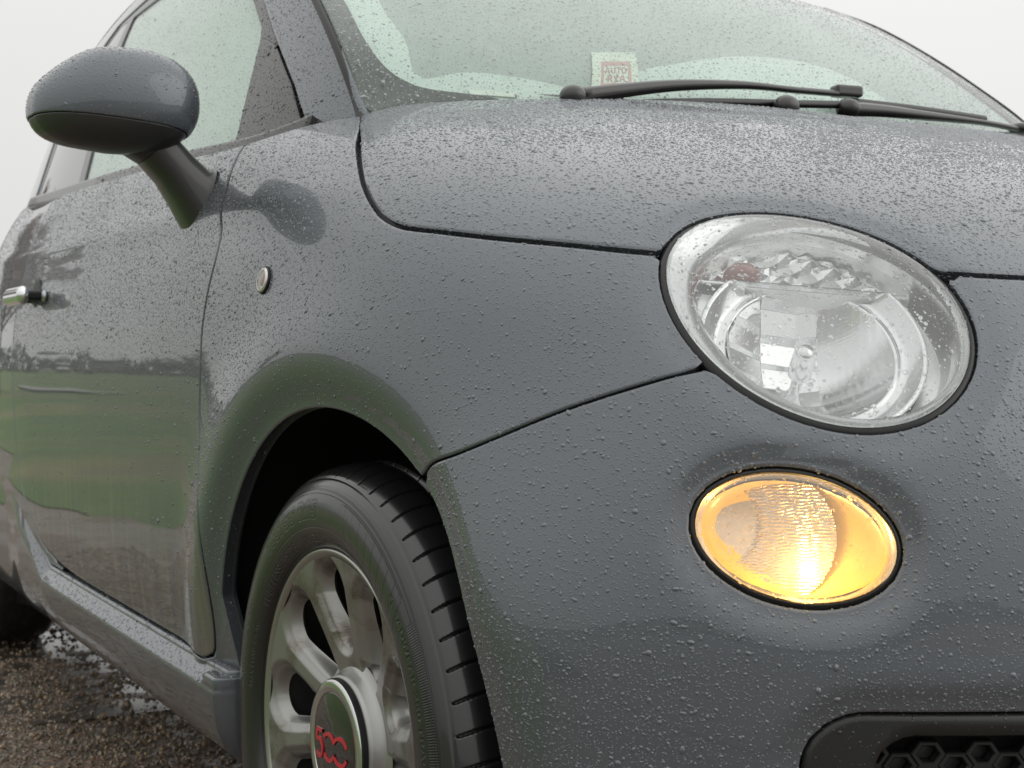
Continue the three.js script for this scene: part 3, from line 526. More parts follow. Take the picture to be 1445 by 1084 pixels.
function gasketAndLens(E, lamp, name, wide, lensLift) {
  const gk = loft([[.0010, -.016], [.0004, -.0055], [-.0008, -.0040], [-.0030, -.0030], [-wide + .0018, -.0034], [-wide + .0002, -.0045], [-wide, -.016]].map(([o, n]) => Array.from({ length: 140 }, (_, i) => { const f = i / 140 * 2 * Math.PI, x = E.a * Math.cos(f), y = E.b * Math.sin(f), l = Math.hypot(Math.cos(f) / E.a, Math.sin(f) / E.b), X = x + o * Math.cos(f) / E.a / l, Y = y + o * Math.sin(f) / E.b / l; return E.at(X, Y, surfN(E, X, Y) + n); })));
  mesh(gk, gasketM, 'gasket', lamp[0]); mesh(mirrorGeo(gk), gasketM, 'gasket', lamp[1]);
  const ln = panel(BODY, (q) => (q[0] < .25 || q[2] < .25 ? -.1 : -E.g(q) - wide + .001), { r: .002, skirt: .006, lift: -.001, mirror: true, bulge: (g) => lensLift * (1 - Math.exp(-g / .02)) });
  lampParts[name] = mesh(ln[0], lensM, 'lens', lamp[0]); mesh(ln[1], lensM, 'lens', lamp[1]);
  return wide;
}
function pieces(list, lamp) { for (const [g, m, n] of list) { const a = mesh(g, m, n, lamp[0]); mesh(mirrorGeo(g), m, n, lamp[1]); list.last = a; } }
{ // headlamp
  const lamp = [add(new THREE.Group(), 'headlight', car), add(new THREE.Group(), 'headlight', car)];
  gasketAndLens(HL, lamp, 'head', .0072, .003);
  const at = frameOf(HL), C = Math.cos(49.7 * Math.PI / 180), Sn = Math.sin(49.7 * Math.PI / 180), K = 96;
  const ell = (s, cu, cw, n, follow = 0) => Array.from({ length: K }, (_, i) => { const f = i / K * 2 * Math.PI, x = HL.a * Math.cos(f) * s, y = HL.b * Math.sin(f) * s, u = C * x - Sn * y + cu, w = Sn * x + C * y + cw; return at(u, w, n + follow * surfN(HL, x, y)); });
  const list = [];
  list.push([loft([ell(.952, 0, 0, -.004, 1), ell(.93, .001, .0005, -.0075, .95), ell(.865, .008, .004, -.017, .8), ell(.825, .0125, .006, -.028, .55), ell(.815, .013, .006, -.034, .4)]), chromeD, 'bezel']);
  list.push([loft([ell(.815, .013, .006, -.034, .4), ell(.795, .013, .006, -.046, .15), ell(.79, .013, .006, -.052, 0)]), chromeS, 'bezel_step']);
  // back plate, outer ring, main reflector
  const bc = [.004, -.0105];
  const ring = (r, n, cut = 9) => Array.from({ length: 120 }, (_, i) => { const f = i / 120 * 2 * Math.PI; return at(bc[0] + r * Math.cos(f), Math.min(bc[1] + r * Math.sin(f), cut - .1 * (bc[0] + r * Math.cos(f))), n); });
  const cut = .055;
  list.push([loft([ell(.80, .013, .006, -.050), ring(.0965, -.050, cut)].map((r, i) => i ? Array.from({ length: K }, (_, k) => { const f = k / K * 2 * Math.PI, x = HL.a * Math.cos(f), y = HL.b * Math.sin(f), u = C * x - Sn * y, w = Sn * x + C * y, l = Math.hypot(u, w); return at(bc[0] + .0965 * u / l, Math.min(bc[1] + .0965 * w / l, cut - .1 * u), -.052); }) : r)), chromeS, 'back_plate']);
  list.push([loft([ring(.0975, -.034, cut), ring(.0955, -.031, cut), ring(.0925, -.033, cut), ring(.084, -.046, cut), ring(.0765, -.047, cut), ring(.0745, -.044, cut), ring(.0722, -.046, cut)]), chromeD, 'reflector_ring']);
  // main reflector: parabola of flat panels on the near half, fine ribs on the far half
  const par = (r) => -.100 + .054 * (r / .0722) ** 2;
  { const P = [], I = [], nu = 150, nw = 120; const ok = []; for (let i = 0; i <= nu; i++) for (let j = 0; j <= nw; j++) { const u = -.0722 + .1444 * i / nu, w = -.0722 + .1444 * j / nw; let r = Math.hypot(u, w), uu = u, ww = w; if (r > .0722) { uu *= .0722 / r; ww *= .0722 / r; r = .0722; } let n; if (u > .018) n = par(r) + .0006 * Math.sin(w / .0026 * 2 * Math.PI) + .0003 * Math.abs(((u / .006) % 1) - .5); else { const cu = (Math.floor(u / .034) + .5) * .034, cw = (Math.floor(w / .021) + .5) * .021, n0 = par(Math.hypot(cu, cw)), k = 2 * .054 / .0722 ** 2; n = n0 + k * (cu * (u - cu) * .62 + cw * (w - cw) * .62) + .3 * ((u - cu) ** 2) ; n = Math.min(n, par(r) + .004); } P.push(at(bc[0] + uu, Math.min(bc[1] + ww, cut - .1 * u - .002), n)); ok.push(r); } const R = nw + 1; for (let i = 0; i < nu; i++) for (let j = 0; j < nw; j++) { const a = i * R + j, b = a + R; if (Math.min(ok[a], ok[b], ok[a + 1], ok[b + 1]) < .0721) I.push(a, b, b + 1, a, b + 1, a + 1); } list.push([geoOf(P, I), chromeF, 'reflector']); }
  // bulb shield on a stem
  { const T = []; const prof = [[.0, .030], [.006, .029], [.0095, .025], [.0105, .012], [.0105, -.004], [.005, -.008], [.005, -.03]]; for (const [r, n] of prof) T.push(Array.from({ length: 24 }, (_, k) => { const f = k / 24 * 2 * Math.PI; return at(bc[0] - .004 + r * Math.cos(f), bc[1] + r * Math.sin(f), n - .070); })); list.push([loft(T), chromeD, 'bulb_shield']); }
  // shelf above the main reflector
  { const top = [], bot = []; for (let i = 0; i <= 20; i++) { const u = -.098 + .208 * i / 20, w = cut - .1 * u; top.push([u, w + .0035], [u, w + .0025]); } const ringS = (n, dw) => Array.from({ length: 21 }, (_, i) => { const u = -.096 + .204 * i / 20; return at(u, cut - .1 * u + dw, n); }); list.push([loft([ringS(-.056, .004), ringS(-.040, .004), ringS(-.0375, .003), ringS(-.0372, .0005), ringS(-.040, -.001), ringS(-.056, -.003)], false), chromeS, 'shelf']); }
  // faceted indicator reflector over the shelf
  { const P = [], I = [], nu = 22, nw = 8; for (let i = 0; i <= nu; i++) for (let j = 0; j <= nw; j++) { const u = -.105 + .21 * i / nu, w0 = cut - .1 * u + .003, w = w0 + (.118 - w0) * j / nw; { const e0 = HL.loc(at(u, w, 0)), q0 = Math.hypot(e0[0] / HL.a, e0[1] / HL.b), kk = q0 > .86 ? .86 / q0 : 1; P.push(at(u * kk, w * kk, -.058 + .009 * Math.abs(Math.sin(u * 42 + j * .8)) + .006 * ((i * 7 + j * 5) % 3) / 2 - .12 * (u * u) + .10 * (w - .08))); } } const R = nw + 1; for (let i = 0; i < nu; i++) for (let j = 0; j < nw; j++) { const a = i * R + j, b = a + R; I.push(a, b, b + 1, a, b + 1, a + 1); } const keep = []; for (let i = 0; i < I.length; i += 3) { const t = [I[i], I[i + 1], I[i + 2]]; if (t.some((k) => { const l = HL.loc(P[k]); return Math.hypot(l[0] / HL.a, l[1] / HL.b) < .93; })) keep.push(...t); } list.push([geoOf(P, keep, true), chromeD, 'indicator_reflector']); }
  { const a = []; const prof = [[0, .016], [.008, .014], [.013, .007], [.014, -.004], [.012, -.012]]; for (const [r, n] of prof) a.push(Array.from({ length: 24 }, (_, k) => { const f = k / 24 * 2 * Math.PI; return at(-.047 + r * 1.25 * Math.cos(f), .0705 + r * .8 * Math.sin(f), n - .040); })); list.push([loft(a), phys([.26, .075, .05], .2, { clearcoat: 1 }), 'indicator_bulb']); }
  // closed black housing behind
  list.push([loft([ell(.99, 0, 0, -.012, .7), ell(.97, 0, 0, -.06), ell(.8, 0, 0, -.115), ell(.01, 0, 0, -.115)]), M.dark, 'housing']);
  pieces(list, lamp);
}
{ // lower lamp in the bumper, lit amber
  const lamp = [add(new THREE.Group(), 'bumper_lamp', car), add(new THREE.Group(), 'bumper_lamp', car)];
  lamp[0].userData.label = 'lit amber bumper lamp';
  gasketAndLens(FOG, lamp, 'fog', .0062, .004);
  const at = frameOf(FOG), C = Math.cos(-11.3 * Math.PI / 180), Sn = Math.sin(-11.3 * Math.PI / 180), K = 96;
  const ell = (s, cu, cw, n, follow = 0) => Array.from({ length: K }, (_, i) => { const f = i / K * 2 * Math.PI, x = FOG.a * Math.cos(f) * s, y = FOG.b * Math.sin(f) * s; return at(C * x - Sn * y + cu, Sn * x + C * y + cw, n + follow * surfN(FOG, x, y)); });
  const amberBowl = phys([.95, .66, .16], .38, { clearcoat: .6, clearcoatRoughness: .1, side: THREE.DoubleSide }), paleBowl = std([.92, .84, .70], .25, { metalness: .8, side: THREE.DoubleSide });
  const list = [];
  list.push([loft([ell(.93, 0, 0, -.004, 1), ell(.885, 0, 0, -.009, .8), ell(.86, 0, 0, -.016, .4)]), paleBowl, 'bezel']);
  list.push([loft([ell(.86, 0, 0, -.016, .4), ell(.84, .0, 0, -.021), ell(.72, .0, 0, -.025), ell(.52, -.002, 0, -.029), ell(.3, -.006, 0, -.0315), ell(.01, -.008, 0, -.032)]), amberBowl, 'reflector']);
  // ribbed inner optic on the near side
  { const P = [], I = [], nu = 60, nw = 130, R = nw + 1, cu = -.022, r0 = .056, ok = []; for (let i = 0; i <= nu; i++) for (let j = 0; j <= nw; j++) { let u = cu - r0 + 2 * r0 * i / nu, w = -.048 + .096 * j / nw; const l = Math.hypot(u - cu, w); if (l > r0) { u = cu + (u - cu) * r0 / l; w *= r0 / l; } ok.push(Math.hypot(u / FOG.a, w / FOG.b) < .86 && l < r0 * 1.02); P.push(at(u, w, -.0275 + .0055 * (l / r0) ** 2 + (Math.hypot(u + .060, w - .010) < .034 ? -.3 * (u + .06) * .2 : .0008 * Math.sin(w / .0026 * 2 * Math.PI + 5 * vnoise(u * 260 + 40, w * 150 + 20))))); } for (let i = 0; i < nu; i++) for (let j = 0; j < nw; j++) { const a = i * R + j, b = a + R; if (ok[a] && ok[b] && ok[a + 1] && ok[b + 1]) I.push(a, b, b + 1, a, b + 1, a + 1); } list.push([geoOf(P, I), phys([.90, .78, .62], .17, { metalness: .75, clearcoat: 1, clearcoatRoughness: .03, side: THREE.DoubleSide }), 'ribbed_reflector']); }
  list.push([loft([ell(.99, 0, 0, -.012, .6), ell(.97, 0, 0, -.05), ell(.7, 0, 0, -.075), ell(.01, 0, 0, -.075)]), M.dark, 'housing']);
  pieces(list, lamp);
  const bulbPos = at(.010, -.026, -.0085), bs = new THREE.SphereGeometry(.0050, 16, 12); bs.scale(.8, 1.6, .8); bs.translate(...bulbPos);
  mesh(bs, new THREE.MeshStandardMaterial({ color: 0x000000, emissive: lin(1, .62, .20), emissiveIntensity: 20 }), 'bulb', lamp[0]);
  const b2 = new THREE.SphereGeometry(.0065, 16, 12); b2.translate(bulbPos[0], bulbPos[1], -bulbPos[2]); mesh(b2, phys([.6, .6, .6], .1), 'bulb', lamp[1]);
  const pl = new THREE.PointLight(lin(1, .60, .19), .0095, 0, 2); pl.position.set(...bulbPos); pl.castShadow = true; pl.shadow.radius = .35; scene.add(pl);
}
{ // round side repeater on the front wing
  const c = [-.157, .777], z = hit([c[0], c[1], 1.2], [0, 0, -1], 0, .6, 60), p = [c[0], c[1], 1.2 - z], n = gradF(...p), t = add(new THREE.Group(), 'side_repeater', car);
  t.position.set(...p); t.quaternion.setFromUnitVectors(new V3(0, 0, 1), new V3(...n));
  const lathe = (pr) => { const g = new THREE.LatheGeometry(pr.map(([a, b]) => new THREE.Vector2(a, b)), 40); g.rotateX(Math.PI / 2); return g; };
  mesh(lathe([[.0148, -.004], [.0160, .001], [.0152, .0028], [.0140, .0030]]), M.black, 'rim', t);
  mesh(lathe([[.0143, .0022], [.0138, .0042], [.0120, .0052], [.0112, .0045]]), std([.75, .74, .68], .25, { metalness: .6 }), 'bezel', t);
  const back = lathe([[.0125, .0030], [.007, .0012], [0, .0006]]); mesh(back, std([.78, .76, .66], .35, { metalness: .5, side: THREE.DoubleSide }), 'reflector', t);
  const bu = new THREE.SphereGeometry(.0048, 14, 10); bu.scale(.8, 1.5, .5); bu.rotateZ(-.3); bu.translate(-.001, 0, .0026); mesh(bu, phys([.42, .20, .12], .2, { clearcoat: 1 }), 'bulb', t);
  mesh(lathe([[.0122, .0046], [.008, .0058], [0, .0063]]), lensM, 'lens', t);
}
// ---------------------------------------------------------------- wheels
const tyreTex = (() => {
  const c = document.createElement('canvas'); c.width = 2048; c.height = 256; const x = c.getContext('2d');
  x.fillStyle = '#808080'; x.fillRect(0, 0, 2048, 256);
  const X = (deg) => (deg + 90) / 180 * 2048;
  const txt = (s, deg, y, px, w, col = '#e8e8e8', font = 'bold') => { x.fillStyle = col; x.font = font + ' ' + px + 'px sans-serif'; x.textAlign = 'center'; x.save(); x.translate(X(deg), y); x.scale(w, 1); x.fillText(s, 0, 0); x.restore(); };
  // rings: outer shoulder line and bead lines
  for (const [y, h, col] of [[14, 5, '#d8d8d8'], [30, 2, '#b0b0b0'], [150, 2, '#a8a8a8'], [226, 4, '#c8c8c8'], [244, 4, '#c0c0c0']]) { x.fillStyle = col; x.fillRect(0, y, 2048, h); }
  x.strokeStyle = '#d4d4d4'; x.lineWidth = 9;
  x.font = 'bold 84px sans-serif'; x.textAlign = 'center'; x.strokeText('185/55 R15', X(-22), 118); x.fillStyle = '#6a6a6a'; x.fillText('185/55 R15', X(-22), 118);
  txt('TUBELESS', -47, 206, 46, 1); txt('INSIDE', -30, 206, 46, 1); txt('MADE IN SERBIA', -4, 206, 44, .95); txt('SIDE', 16, 206, 44, .9);
  txt('TREADWEAR 280 TRACTION A', 68, 96, 34, 1.25); txt('RADIAL  82 V  M+S', -72, 120, 32, 1.1); txt('MAX LOAD 475 KG', -74, 180, 26, 1.1);
  // cut ramp marks
  x.fillStyle = '#5a5a5a'; for (let k = 0; k < 9; k++) { const a = X(10 + k * 4.2); x.beginPath(); x.moveTo(a, 40); x.lineTo(a + 30, 40); x.lineTo(a + 62, 150); x.lineTo(a + 38, 150); x.fill(); }
  x.fillStyle = '#cfcfcf'; x.fillRect(X(12), 36, X(46) - X(12), 3); for (let k = 0; k < 60; k++) { x.fillStyle = '#a8a8a8'; x.fillRect(X(52) + k * 6, 20, 2, 36); }
  const t = new THREE.CanvasTexture(c); t.wrapS = THREE.RepeatWrapping; t.wrapT = THREE.ClampToEdgeWrapping; t.repeat.set(1, 1); return t;
})();
function makeWheel(fine) {
  const w = new THREE.Group();
  // tyre tread and shoulder: a swept profile with cut sipes and grooves
  const prof = [[.268, .0905], [.2725, .0875], [.277, .0835], [.281, .0785], [.2845, .0725], [.2872, .065], [.2893, .056], [.2907, .046], [.2915, .036], [.2919, .026], [.292, .014], [.292, 0]];
  const pc = new THREE.CatmullRomCurve3(prof.map(([r, z]) => new V3(r, z, 0)), false, 'centripetal'), NS = fine ? 64 : 14, half = pc.getSpacedPoints(NS).map((v) => [v.x, v.y]);
  const full = [...half, ...half.slice(0, -1).reverse().map(([r, z]) => [r, -z])], NT = fine ? 1984 : 160, P = [], I = [], sip = 62;
  for (let i = 0; i <= NT; i++) {
    const th = i / NT * 2 * Math.PI;
    for (const [r, z] of full) {
      let d = 0;
      if (fine) {
        const az = Math.abs(z), s = (.088 - az) / .05, bend = .0085 * Math.sin(clamp(s, 0, 1) * 1.6), ph = ((th * sip / (2 * Math.PI) + bend * sip / 1.83 * (z < 0 ? -1 : 1)) % 1 + 1) % 1, dist = Math.min(ph, 1 - ph) * 1.83 / sip;
        if (az < .083 && az > .020) d = Math.max(d, .0038 * sstep(.0017, .0006, dist) * sstep(.083, .079, az));
        d = Math.max(d, .0012 * sstep(.0012, .0005, Math.abs(az - .0845)));
        for (const gz of [.032, .0]) d = Math.max(d, .006 * sstep(.0052, .0038, Math.abs(az - gz)));
        
      }
      P.push([Math.sin(th) * (r - d), Math.cos(th) * (r - d), z]);
    }
  }
  const R = full.length; for (let i = 0; i < NT; i++) for (let j = 0; j < R - 1; j++) { const a = i * R + j, b = a + R; I.push(a, a + 1, b + 1, a, b + 1, b); }
  const treadM = phys([.0125, .0125, .013], .32, { clearcoat: .8, clearcoatRoughness: .09, side: THREE.DoubleSide });
  mesh(geoOf(P, I), treadM, 'tyre_tread', w);
  // sidewall
  const sp = new THREE.CatmullRomCurve3([[.268, .0905], [.2665, .0915], [.262, .0945], [.25, .0985], [.235, .0995], [.222, .097], [.212, .0925], [.206, .087], [.2005, .080]].map(([r, z]) => new V3(r, z, 0)), false, 'centripetal').getSpacedPoints(30).map((v) => [v.x, v.y]);
  const SP = [], SU = [], SI = [], N2 = fine ? 240 : 64; for (let i = 0; i <= N2; i++) for (let j = 0; j <= 30; j++) { const th = i / N2 * 2 * Math.PI; SP.push([Math.sin(th) * sp[j][0], Math.cos(th) * sp[j][0], sp[j][1]]); SU.push(i / N2 * 2 + .5, 1 - j / 30); }
  for (let i = 0; i < N2; i++) for (let j = 0; j < 30; j++) { const a = i * 31 + j, b = a + 31; SI.push(a, b, b + 1, a, b + 1, a + 1); }
  const sg = geoOf(SP, SI); sg.setAttribute('uv', new THREE.BufferAttribute(new Float32Array(SU.flat()), 2));
  mesh(sg, phys([.0125, .0125, .0125], .34, { clearcoat: .6, clearcoatRoughness: .14, bumpMap: tyreTex, bumpScale: .008, side: THREE.DoubleSide }), 'tyre_sidewall', w);
  // alloy: one dished face with ten tapering windows whose walls slope inwards
  const deg = Math.PI / 180, wins = []; for (let k = 0; k < 5; k++) wins.push([(65 + 72 * k) * deg, .091, .0125, .156, .0330, 0], [(29 + 72 * k) * deg, .116, .0170, .158, .0305, 1]);
  const winD = (x, y) => { const r = Math.hypot(x, y), f = Math.atan2(y, x); let best = 1; for (const [a, r1, q1, r2, q2] of wins) { let d = f - a; d -= Math.round(d / (2 * Math.PI)) * 2 * Math.PI; if (Math.abs(d) > .6) continue; const wx = r * Math.sin(d), rr = r * Math.cos(d), t = clamp((rr - r1) / (r2 - r1), 0, 1), e = Math.hypot(wx, rr - lerp(r1, r2, t)) - lerp(q1, q2, Math.pow(t, .8)); if (e < best) best = e; } return best; };
  const face = spline([[0, .058], [.06, .058], [.072, .0585], [.085, .0605], [.105, .0650], [.13, .0705], [.155, .0758], [.175, .0796], [.190, .0822], [.196, .0832]]);
  const zf = (x, y) => { const r = Math.hypot(x, y), d = winD(x, y), sl = sstep(.0022, -.0078, d); let z = face(r); z -= sl * (.018 + .006 * sstep(.16, .10, r)) ; z -= .006 * sstep(.012, 0, d) * (1 - sl); return z; };
  const NR = fine ? 90 : 30, NA = fine ? 720 : 200, fp = [], ft = [];
  for (let i = 0; i <= NR; i++) for (let j = 0; j < NA; j++) { const r = .05 + (.1945 - .05) * i / NR, a = j / NA * 2 * Math.PI, x = r * Math.cos(a), y = r * Math.sin(a); fp.push([x, y, zf(x, y)]); }
  for (let i = 0; i < NR; i++) for (let j = 0; j < NA; j++) { const a = i * NA + j, b = i * NA + (j + 1) % NA; ft.push([a, a + NA, b + NA], [a, b + NA, b]); }
  const faceG = panel(new Soup(fp, ft), (q) => Math.max(winD(q[0], q[1]) + .0062, .083 - Math.hypot(q[0], q[1])), { r: 0, uv: (q) => [q[0] * 4.7, q[1] * 4.7], skirt: .009, mid: (A, B, t) => { const q = lerp3(A, B, t); q[2] = zf(q[0], q[1]); return q; }, normal: ([x, y]) => { const e = 6e-4; return norm3([-(zf(x + e, y) - zf(x - e, y)) / (2 * e), -(zf(x, y + e) - zf(x, y - e)) / (2 * e), 1]); } });
  const dust = canvasTex(512, 512, (i, j) => { const u = i / 512, v = j / 512, n = tfbm(u, v, 6, 5, 91), m = tnoise(u * 128, v * 128, 128, 17), k = clamp((n - .46) * 4, 0, 1) * (.35 + .65 * m); return [240 - 80 * k, 240 - 92 * k, 238 - 104 * k]; });
  const alloy = phys([.40, .40, .385], .36, { metalness: .75, clearcoat: .6, clearcoatRoughness: .12, side: THREE.DoubleSide });
  const rim = w;
  mesh(faceG, Object.assign(alloy.clone(), { map: dust }), 'spokes', rim);
  const lt = (pr, n = 120) => { const g = new THREE.LatheGeometry(pr.map(([a, b]) => new THREE.Vector2(a, b)), n); g.rotateX(Math.PI / 2); return g; };
  mesh(lt([[.1935, .0815], [.196, .0838], [.1995, .0862], [.2022, .0858], [.2030, .083], [.2012, .079], [.199, .074]]), phys([.42, .415, .39], .28, { metalness: .85, clearcoat: .5, side: THREE.DoubleSide }), 'rim_lip', rim);
  mesh(lt([[.194, .082], [.190, .05], [.186, .03], [.184, -.05], [.19, -.085]]), std([.045, .045, .045], .5, { metalness: .4, side: THREE.DoubleSide }), 'barrel', rim);
  mesh(lt([[.05, .012], [.118, .012], [.118, -.006], [.05, -.006]], 60), std([.16, .15, .14], .45, { metalness: .8, side: THREE.DoubleSide }), 'brake_disc', w);
  // hub cap
  const CZ = .0235; mesh(lt([[.0860, .0570], [.0790, .0590], [.0752, .0640], [.0728, .0705], [.0715, .0740], [.0690, .0752], [.0660, .0752]], 90), alloy, 'hub_boss', rim);
  mesh(lt([[.0688, .045], [.0690, .0565], [.0681, .0586]], 90), M.rubber, 'cap_seal', w).position.z = CZ;
  mesh(lt([[.0681, .0584], [.0672, .0598], [.063, .0610], [.0565, .0608], [.0552, .0595]], 90), std([.70, .71, .69], .12, { metalness: 1, side: THREE.DoubleSide }), 'cap_ring', w).position.z = CZ;
  mesh(lt([[.0553, .0592], [.0535, .0602], [.035, .0625], [0, .0638]], 90), phys([.008, .008, .008], .2, { clearcoat: 1, clearcoatRoughness: .02 }), 'cap_disc', w).position.z = CZ;
  // red numerals 500
  const red = phys([.62, .015, .03], .3, { clearcoat: .5 }), zc = (x, y) => .0640 - .004 * (x * x + y * y) / .003;
  const arc = (cx, cy, rx, ry, a0, a1) => Array.from({ length: 26 }, (_, i) => { const a = a0 + (a1 - a0) * i / 25; return [cx + rx * Math.cos(a), cy + ry * Math.sin(a)]; });
  const flat = (pts, name) => { const c = new THREE.CatmullRomCurve3(pts.map(([x, y]) => new V3(x, y, 0)), false, 'centripetal'), L = [[], [], [], []], n = pts.length * 2; for (let i = 0; i <= n; i++) { const q = c.getPoint(i / n), t = c.getTangent(i / n), nx = -t.y, ny = t.x, h = .0019; for (const [k, s, z] of [[0, 1, 0], [1, 1, .0012], [2, -1, .0012], [3, -1, 0]]) L[k].push([q.x + nx * h * s, q.y + ny * h * s, zc(q.x, q.y) + z - .0006]); } const g = loft(L, false, true); red.side = THREE.DoubleSide; const q = mesh(g, red, name, w); q.rotation.z = .04; q.position.set(-.001, -.001, .0005 + CZ); };
  flat([[-.0205, .0135], [-.026, .0135], [-.032, .0135], [-.0385, .0135]], 'numeral_five'); flat([[-.0375, .0130], [-.0382, .0075], [-.0388, .0022]], 'numeral_five'); flat(arc(-.0315, -.0048, .0112, .0092, 2.25, -2.45), 'numeral_five');
  flat(arc(-.0030, 0, .0158, .0135, .42, 2.45), 'numeral_zero'); flat(arc(-.0030, 0, .0158, .0135, -.42, -2.45), 'numeral_zero');
  flat(arc(.0250, 0, .0158, .0135, .42, 2.55), 'numeral_zero'); flat(arc(.0250, 0, .0158, .0135, -.42, -2.55), 'numeral_zero');
  return w;
}
{
  const fr = makeWheel(true); add(fr, 'wheel', car); fr.position.set(0, .292, .700);
  const rr = makeWheel(false);
  const put = (x, z, f) => { const q = rr.clone(); add(q, 'wheel', car); q.position.set(x, .292, z); if (f) q.rotation.y = Math.PI; };
  put(0, -.70, 1); put(-2.3, .70, 0); put(-2.3, -.70, 1);
  // black wheel-arch liners
  for (const x of [0, -2.3]) for (const s of [1, -1]) {
    const L = []; for (const [r, z] of [[.3425, 0], [.352, .02], [.372, .04], [.38, .20], [.38, .38]]) L.push(Array.from({ length: 61 }, (_, k) => { const a = (-28 + 236 * k / 60) * Math.PI / 180, px = x + r * Math.cos(a), py = .300 + r * Math.sin(a), h = hit([px, Math.max(py, .2), 1.1], [0, 0, -1], 0, .8, 50); return [px, py, s * Math.max(.42, (isNaN(h) ? .79 : 1.1 - h) - .008 - z)]; }));
    L.push(L[4].map(([px, py]) => [x + (px - x) * .02, .3 + (py - .3) * .02, s * .42]));
    const g = loft(L, false); mesh(g, std([.008, .008, .008], .85, { side: THREE.DoubleSide }), 'arch_liner', car);
  }
}
// ---------------------------------------------------------------- sill, mirror, handle, grille
{ // sill skirt: swept section (y, z), ledge and slanted strip fading out towards the rear
  const sec = (x, s) => { const up = Math.max(0, -1.30 - x), e = .34 * up * (1 + 1.2 * up), st = sstep(-1.46, -1.2, x), o = .0045 * st, en = sstep(-.342, -.337, x), ft = sstep(-.30, -.36, x) * 0;
    const rd = .034 * (Math.max(0, x + .294) / .010) ** 2;
    return [[.309 + e, .772], [.3155 + e, .7865], [.3165 + e, .7945], [.3140 + e, .7985], [.3105 + e, .7996], [.3093 + e, .7988], [.3080 + e, lerp(.8000, .8120, en)], [.3055 + e * .95, lerp(.8025 + o * .2, .8150 + o * .6, en)], [.2945 + e * .8, .8090 + o * 1.25], [.2915 + e * .75, .8100 + o * 1.4], [.2870 + e * .7, .8100 + o * 1.45], [.270 + e * .5, .8090 + o * 1.4], [.245 + e * .3, .8060 + o * 1.1], [.222 + e * .1, .7990 + o * .6], [.206, .785], [.194, .760], [.189, .72], [.19, .66]].map(([y, z]) => [x, y, s * (z - sstep(-1.5, -1.75, x) * .01 - rd)]); };
  for (const s of [1, -1]) {
    const L = []; for (let i = 0; i <= 150; i++) { const t = i / 150, x = -.284 - 1.677 * (t < .2 ? t * .45 : .09 + (t - .2) * 1.1375); L.push(sec(x, s)); }
    const g = loft(s > 0 ? L : L.map((r) => r), false); const sk = mesh(g, M.paint, 'sill_skirt', car); if (s > 0) M.sill = sk;
    const cap = sec(-.284, s), P = [...cap, [-.284, .19, s * .66]], I = []; for (let k = 1; k < P.length - 1; k++) I.push(0, k, k + 1); mesh(geoOf(P, I), M.paint, 'sill_end', car);
  }
}
